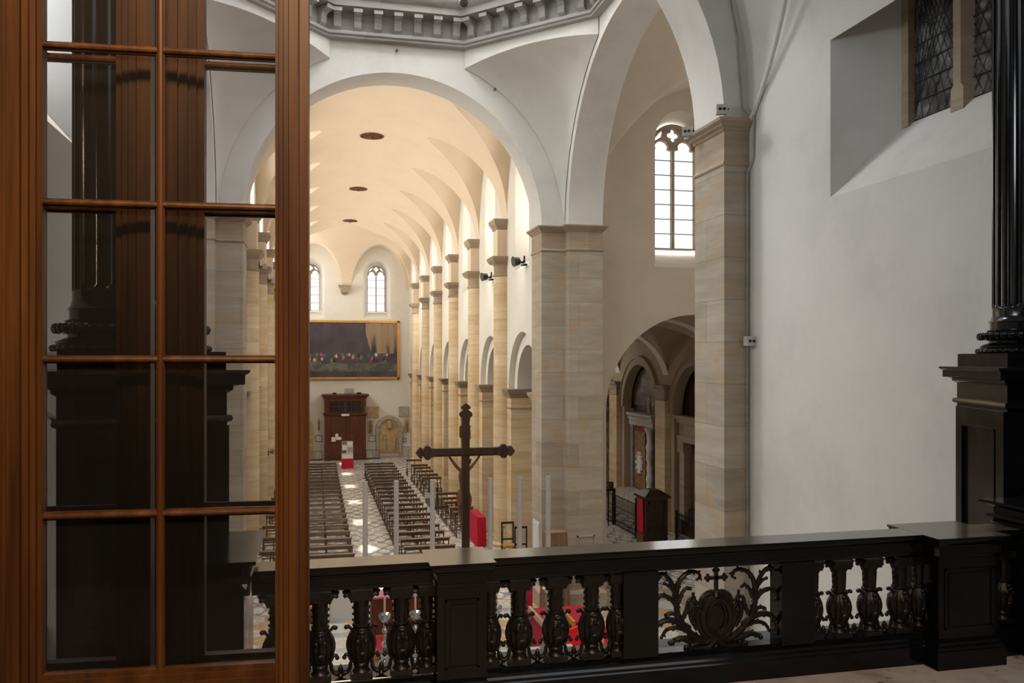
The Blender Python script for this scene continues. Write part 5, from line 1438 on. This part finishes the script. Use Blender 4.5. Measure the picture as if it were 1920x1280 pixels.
m = MB(); m.box(-0.45, 0.45, -0.4, 0.0, 0.42, 0.47); m.obj('seat', 'orange_wood', t, smooth=False)
for x in (-0.42, 0.42):
    m = MB(); m.box(x-0.03, x+0.03, -0.38, 0.0, 0, 0.42); m.obj('leg', 'orange_wood', t, smooth=False)
for xk, wk, em, lab in ((5.02, 0.50, 'stone_cap', 'crimson topped kneeling desk with pale wooden edge, nearer the middle of the crossing'), (5.72, 0.62, 'gold_wood', 'crimson topped kneeling desk with gilded edge, nearer the transept')):
    t = thing('kneeling_desk', lab, 'kneeler', (xk, 19.0, 0))
    m = MB(); m.box(0.06, wk, -0.55, 0.75, 0.0, 0.98); m.obj('crimson_drape', 'carpet', t, smooth=False)
    m = MB(); m.box(0.0, 0.06, -0.6, 0.78, 0.90, 1.03); m.box(0.0, 0.05, -0.6, -0.5, 0, 0.9); m.box(0.0, 0.05, 0.7, 0.78, 0, 0.9); m.obj('wooden_edge', em, t, smooth=False)
def stool(x, y, lab):
    t = thing('upholstered_stool', lab, 'stool', (x, y, 0), 0.6, 'scarlet stools in the sunlit patch')
    m = MB(); m.box(-0.28, 0.28, -0.28, 0.28, 0.40, 0.47); m.box(-0.26, 0.26, -0.26, 0.26, 0.47, 0.60); m.obj('cushion', 'red_bright', t, smooth=False)
    m = MB(); m.box(-0.29, 0.29, -0.29, 0.29, 0.36, 0.41); m.obj('frame', 'gold_wood', t, smooth=False)
    for a in (-0.25, 0.25):
        for b in (-0.25, 0.25):
            m = MB(); m.box(a-0.025, a+0.025, b-0.025, b+0.025, 0, 0.37); m.obj('leg', 'gold_wood', t, smooth=False)
    m = MB(); m.box(-0.26, 0.26, 0.22, 0.27, 0.6, 1.05); m.obj('backrest', 'red_bright', t, smooth=False)
stool(5.72, 17.7, 'scarlet upholstered seat with gilded frame, sunlit, left of the pair behind the balusters')
stool(6.62, 17.75, 'scarlet upholstered seat with gilded frame, sunlit, right of the pair behind the balusters')
m = MB(); m.box(5.22, 5.42, 20.9, 21.1, 0.0, 1.9); 
tag(m.obj('crimson_banner', 'red', smooth=False), 'upright crimson covered stand beside the black pole lamp', 'stand')
t = thing('pole_lamp', 'thin black pole with a round white metal base behind the balusters', 'stand', (4.75, 20.4, 0))
m = MB(); m.lathe([(0.24, 0), (0.24, 0.03), (0.05, 0.07), (0.02, 0.1)], 18); m.obj('base', 'silver', t)
m = MB(); m.tube([(0, 0, 0.1), (0, 0, 2.1)], 0.018, 8); m.obj('pole', 'black', t)
spot('dome_sunbeam', (3.4, 15.2, 20.5), (6.05, 17.7, 0.6), 5200, (1.0, 0.84, 0.64), 6, 0.05)

# ------------------------------------------------------------------ right aisle furnishings
def fresco():
    t = NT('dark_fresco', 0.7); p = t.pos(); n = t.noise(p, 1.6, 5, 0.65)
    t.col(t.ramp(n, [(0.35, (0.025, 0.018, 0.014, 1)), (0.5, (0.12, 0.07, 0.045, 1)), (0.62, (0.26, 0.17, 0.11, 1)), (0.75, (0.10, 0.09, 0.08, 1))])); return t.m
M['fresco'] = fresco()
def red_marble():
    t = NT('red_marble', 0.3); p = t.pos(); n = t.noise(p, 6, 5, 0.7)
    t.col(t.ramp(n, [(0.35, (0.10, 0.02, 0.02, 1)), (0.55, (0.28, 0.06, 0.05, 1)), (0.72, (0.5, 0.35, 0.3, 1))])); return t.m
M['red_marble'] = red_marble()
def gold_relief():
    t = NT('gold_relief', 0.5); p = t.pos(); n = t.noise(p, 9, 5, 0.7)
    t.col(t.ramp(n, [(0.35, (0.06, 0.025, 0.015, 1)), (0.52, (0.26, 0.14, 0.05, 1)), (0.7, (0.55, 0.42, 0.22, 1))])); t.bump(n, 0.6, 0.03); return t.m
M['gold_relief'] = gold_relief()
ra = thing('side_altar', 'tall carved side altar with red marble, gilt relief and spiral column in the aisle', 'altar', (14.5, 35.1, 0))
m = MB(); m.box(14.42, 14.6, 33.1, 37.1, 0, 6.9); wpart(m, 'backing', 'dark_wood', ra, smooth=False)
m = MB(); m.poly(arc(35.1, 1.8, 4.9, 4.95, 1.75), [], putX, 14.40, 14.42); wpart(m, 'arched_fresco', 'fresco', ra, smooth=False)
m = MB(); m.box(14.3, 14.42, 36.75, 37.05, 1.0, 4.7); wpart(m, 'pilaster', 'stone_grey', ra, smooth=False)
m = MB(); m.box(14.34, 14.42, 34.85, 36.6, 1.1, 3.85); wpart(m, 'red_marble_field', 'red_marble', ra, smooth=False)
m = MB(); m.box(14.30, 14.34, 35.25, 36.45, 1.2, 3.7); wpart(m, 'gilt_relief', 'gold_relief', ra, smooth=False)
m = MB(); m.ball((14.28, 35.85, 2.3), 1.0, 16, 0.05, 0.30, 0.42); 
for k in range(10): m.ball((14.28, 35.85+0.32*math.cos(k*PI/5), 2.3+0.44*math.sin(k*PI/5)), 0.10, 8)
wpart(m, 'oval_ornament', 'stone_white', ra)
m = MB()
pr = [(0.20, 1.05), (0.20, 1.15), (0.15, 1.2)]+[(0.14+0.025*math.sin(k*1.1), 1.2+k*0.08) for k in range(31)]+[(0.15, 3.72), (0.20, 3.85), (0.24, 3.98)]
m.lathe(pr, 18, (14.2, 34.45, 0), mod=lambda a, r, z: r*(1+0.12*math.sin(2*a+z*5)))
wpart(m, 'spiral_column', 'stone_white', ra)
m = MB()
for z0, z1, d in ((4.0, 4.25, 0.0), (4.25, 4.42, 0.06), (4.42, 4.55, 0.14)): m.box(14.1-d, 14.45, 33.9-d, 36.7, z0, z1)
wpart(m, 'entablature', 'slab', ra, smooth=False)
m = MB(); m.box(14.30, 14.36, 35.3, 36.6, 3.86, 3.98); wpart(m, 'inscription_band', 'red_marble', ra, smooth=False)
m = MB(); m.box(13.55, 14.4, 33.6, 36.9, 0.0, 0.98); m.box(13.5, 14.4, 33.5, 37.0, 0.98, 1.06); wpart(m, 'altar_block', 'slab', ra, smooth=False)
sf = thing('putto_statue', 'small carved standing figure on the entablature of the carved side altar', 'statue', (14.2, 34.5, 4.55))
nodes = [((0, 0, 0.40), 0.085), ((0, 0, 0.55), 0.08), ((0, 0, 0.68), 0.09), ((0, 0, 0.76), 0.04), ((0, 0, 0.86), 0.065), ((0, 0.06, 0.2), 0.06), ((0, 0.08, 0.0), 0.045), ((0, -0.06, 0.2), 0.06), ((-0.02, -0.07, 0.0), 0.045), ((0, 0.14, 0.68), 0.04), ((-0.03, 0.24, 0.80), 0.03), ((0, -0.14, 0.66), 0.04), ((-0.05, -0.2, 0.5), 0.03)]
skin_body('body', nodes, [(0, 1), (1, 2), (2, 3), (3, 4), (0, 5), (5, 6), (0, 7), (7, 8), (2, 9), (9, 10), (2, 11), (11, 12)], 'slab', sf)
wa = thing('wooden_side_altar', 'brown wooden side altar with pilasters and heavy entablature behind the near chancel pier', 'altar', (14.5, 29.6, 0))
m = MB(); m.box(14.42, 14.6, 27.5, 31.6, 0, 6.9); wpart(m, 'backing', 'dark_wood', wa, smooth=False)
m = MB()
for z0, z1, d in ((4.62, 4.75, 0.2), (4.45, 4.62, 0.12), (3.95, 4.45, 0.0), (3.72, 3.95, 0.08)): m.box(14.15-d, 14.45, 27.6, 31.35, z0, z1)
wpart(m, 'entablature', 'stone_cap', wa, smooth=False)
for y in (31.0, 28.0):
    m = MB(); m.box(14.12, 14.42, y-0.22, y+0.22, 0.6, 3.3); m.box(14.05, 14.42, y-0.28, y+0.28, 3.3, 3.72); wpart(m, 'pilaster', 'stone_cap', wa, smooth=False)
m = MB()
for y in (30.3, 29.6, 28.9): m.box(14.35, 14.42, y-0.3, y+0.3, 1.2, 3.5); m.box(14.32, 14.36, y-0.2, y+0.2, 1.4, 3.3)
wpart(m, 'wooden_panels', 'vest_wood', wa, smooth=False)
m = MB(); m.box(14.3, 14.42, 27.6, 31.4, 0, 1.1); wpart(m, 'dado', 'dark_wood', wa, smooth=False)
# far chapel
m = MB(); m.box(14.42, 14.6, 38.8, 42.6, 0, 6.9); m.box(14.1, 14.42, 38.9, 42.5, 4.2, 4.6); m.ball((14.4, 41.0, 2.6), 1.0, 16, 0.06, 0.7, 0.9)
tag(m.obj('dark_side_altar', 'fresco', smooth=False), 'dim altar in the chapel farthest down the aisle', 'altar')
# confessional
co = thing('confessional', 'dark wooden confessional with a crimson curtain standing in the right aisle', 'confessional', (11.95, 28.75, 0))
m = MB(); m.box(11.52, 12.35, 28.3, 29.2, 0, 2.0); wpart(m, 'cabin', 'dark_wood', co, smooth=False)
m = MB(); m.loft([[(x, y, z) for x, y in ((11.45+d, 28.22+d), (12.45-d, 28.22+d), (12.45-d, 29.3-d), (11.45+d, 29.3-d))] for z, d in ((1.98, 0.0), (2.06, 0.0), (2.26, 0.3))], True, True); wpart(m, 'roof', 'dark_wood', co, smooth=False)
m = folds(11.47, 11.50, 28.5, 29.0, 0.75, 1.93, 8, 0.012); wpart(m, 'curtain', 'red', co)
m = MB()
for a, b, c, e in ((11.6, 12.27, 1.80, 1.88), (11.6, 12.27, 0.9, 0.98), (11.6, 11.67, 0.1, 1.88), (12.2, 12.27, 0.1, 1.88)): m.box(a, b, 28.27, 28.3, c, e)
wpart(m, 'panel_frame', 'dark_wood', co, smooth=False)
m = MB(); m.box(11.46, 11.52, 28.42, 29.08, 0.0, 0.72); wpart(m, 'carved_half_door', 'vest_wood', co, smooth=False)
def gate(name, label, X, y0, y1, spikes):
    t = thing(name, label, 'railing', (X, (y0+y1)/2, 0)); L = (y1-y0)/2
    m = MB()
    for z in (0.12, 0.30, 0.85, 1.30): m.box(-0.015, 0.015, -L, L, z, z+0.025)
    n_ = int((y1-y0)/0.13)
    for k in range(n_+1):
        y = -L+2*L*k/n_; m.box(-0.009, 0.009, y-0.009, y+0.009, 0.05, 1.34 if not spikes else 1.45)
        if spikes: m.lathe([(0.02, 1.42), (0.028, 1.46), (0.001, 1.56)], 6, (0, y, 0))
        if k < n_:
            yy = y+L/n_
            m.tube([(0, yy+0.055*math.cos(q*PI/5), 0.21+0.075*math.sin(q*PI/5)) for q in range(11)], 0.007, 5, caps=False)
            m.tube([(0, yy+0.055*math.cos(q*PI/5), 0.60+0.10*math.sin(q*PI/5)) for q in range(11)], 0.006, 5, caps=False)
    m.obj('scrolled_bars', 'iron', t, smooth=False)
    for y in (-L, L):
        m = MB(); m.box(-0.03, 0.03, y-0.03, y+0.03, 0, 1.5); m.ball((0, y, 1.54), 0.05, 8); m.obj('post', 'iron', t)
    m = MB(); m.box(-0.15, 0.15, -L, L, 0, 0.06); m.obj('kerb', 'slab', t, smooth=False)
gate('iron_railing', 'black wrought iron railing left of the confessional in the right aisle', 12.2, 31.0, 33.4, False)
gate('iron_railing', 'black spiked iron railing right of the confessional beside the near pier', 12.6, 25.3, 28.1, True)
gate('iron_railing', 'black wrought iron railing farthest along the aisle, beside the far pilaster', 12.2, 33.6, 37.0, False)
t = thing('black_sign', 'small black sign with gold lettering on the aisle railing', 'sign', (11.95, 33.5, 0))
m = MB(); m.box(-0.02, 0.02, -0.02, 0.02, 0, 1.6); m.obj('post', 'iron', t, smooth=False)
m = MB(); m.box(-0.22, 0.22, -0.03, 0.0, 1.45, 1.85); m.obj('panel', 'black', t, smooth=False)
m = MB()
for z, ws in ((1.75, (0.05, 0.04, 0.06, 0.05)), (1.66, (0.06, 0.05, 0.04, 0.05)), (1.57, (0.05, 0.05))):
    x = -sum(ws)/2-0.02*(len(ws)-1)/2
    for w_ in ws: m.box(x, x+w_, -0.036, -0.03, z, z+0.035); x += w_+0.02
m.obj('gold_lettering', 'gold_wood', t, smooth=False)

# ------------------------------------------------------------------ lamps and fittings on the walls
def box_light(x, y, z, lab, rz=0.0, s=0.085):
    t = thing('box_floodlight', lab, 'floodlight', (x, y, z), rz, 'grey box lights on the near pier')
    m = MB(); m.box(-s, s, -0.06, 0.05, -s*0.85, s*0.85); m.obj('housing', 'box', t, smooth=False)
    for dx in (-0.032, 0.032):
        m = MB(); m.tube([(dx, -0.059, 0), (dx, -0.066, 0)], 0.024, 12); m.obj('lens', 'black', t)
    m = MB(); m.box(-0.02, 0.02, 0.05, 0.10, -0.03, 0.03); m.tube([(s, 0, 0), (s+0.02, 0, 0.02)], 0.02, 8); m.obj('bracket', 'iron', t, smooth=False)
box_light(6.10, 11.95, 10.83, 'grey box light with two black lenses on top of the near pier capital', -0.25)
box_light(6.03, 13.0, 10.76, 'grey box light at the far corner of the near pier capital', -0.6)
box_light(6.56, 11.90, 7.27, 'grey box light halfway down the near pier', 0.0)
def flood(x, y, z, rz, lab, mat='black', sc_=1.0):
    t = thing('floodlight', lab, 'floodlight', (x, y, z), rz)
    m = MB(); m.tube([(-0.34*sc_, 0, 0.02), (-0.14*sc_, 0, 0.05)], [0.17*sc_, 0.13*sc_], 14); m.obj('housing', mat, t)
    m = MB(); m.tube([(-0.15*sc_, 0, 0.04), (0.0, 0, 0.0), (0.05, 0, 0.10)], 0.035*sc_, 8); m.box(-0.02, 0.10, -0.12*sc_, 0.12*sc_, -0.1, -0.04); m.tube([(0.05, 0, 0.0), (0.05, 0, 0.22)], 0.03, 8); m.obj('bracket', 'iron', t)
flood(6.50, 26.3, 10.07, 0.2, 'black floodlight on the window sill beside the crossing pier')
flood(6.50, 31.5, 10.07, 0.2, 'black floodlight on the window sill past the first nave column')
flood(-1.77, 34.62, 10.05, PI, 'round pale floodlight on the left columns seen through glass, lower one', 'box', 0.8)
flood(-1.77, 29.42, 10.05, PI, 'round pale floodlight on the left columns seen through glass, nearer one', 'box', 0.6)
flood(-1.77, 34.62, 3.3, PI, 'small dark loudspeaker low on the left columns seen through glass', 'ledge', 0.6)
m = MB(); m.tube([(6.58, 12.02, 0.2), (6.58, 12.02, 9.9), (6.60, 11.88, 10.1), (6.60, 11.85, 10.74)], 0.016, 8); m.tube([(6.6, 11.85, 10.74), (6.5, 12.02, 10.9), (6.42, 12.02, 12.0), (6.15, 12.02, 13.2)], 0.014, 8)
tag(m.obj('cable_conduit', 'stone_grey'), 'thin grey conduit running down the corner of the near pier', 'pipe')
def hook(x, y, z, lab):
    m = MB(); m.tube([(0, 0.05, 0.02), (0, -0.03, 0.02), (0.02, -0.05, -0.02), (-0.01, -0.05, -0.06), (-0.04, -0.04, -0.03)], 0.014, 6)
    o = m.obj('wall_hook', 'iron'); o.location = (x, y, z); tag(o, lab, 'hook', 'iron wall hooks in the crossing')
hook(2.15, 22.88, 15.30, 'small iron hook above the crown of the nave arch')
hook(4.85, 22.88, 14.45, 'small iron hook on the right haunch of the nave arch')
hook(-0.2, 22.88, 14.5, 'small iron hook on the left haunch of the nave arch')
hook(6.85, 13.35, 12.4, 'small iron hook on the wall above the near pier')
# sunlight falling through the left clerestory onto the centre aisle
sun_d = bpy.data.lights.new('sun', 'SUN'); sun_d.energy = 9.0; sun_d.angle = math.radians(1.2); sun_d.color = (1.0, 0.86, 0.66)
sun = bpy.data.objects.new('sun', sun_d); COL.objects.link(sun)
sun.rotation_euler = Vector((1, -0.10, -2.6)).to_track_quat('-Z', 'Y').to_euler()
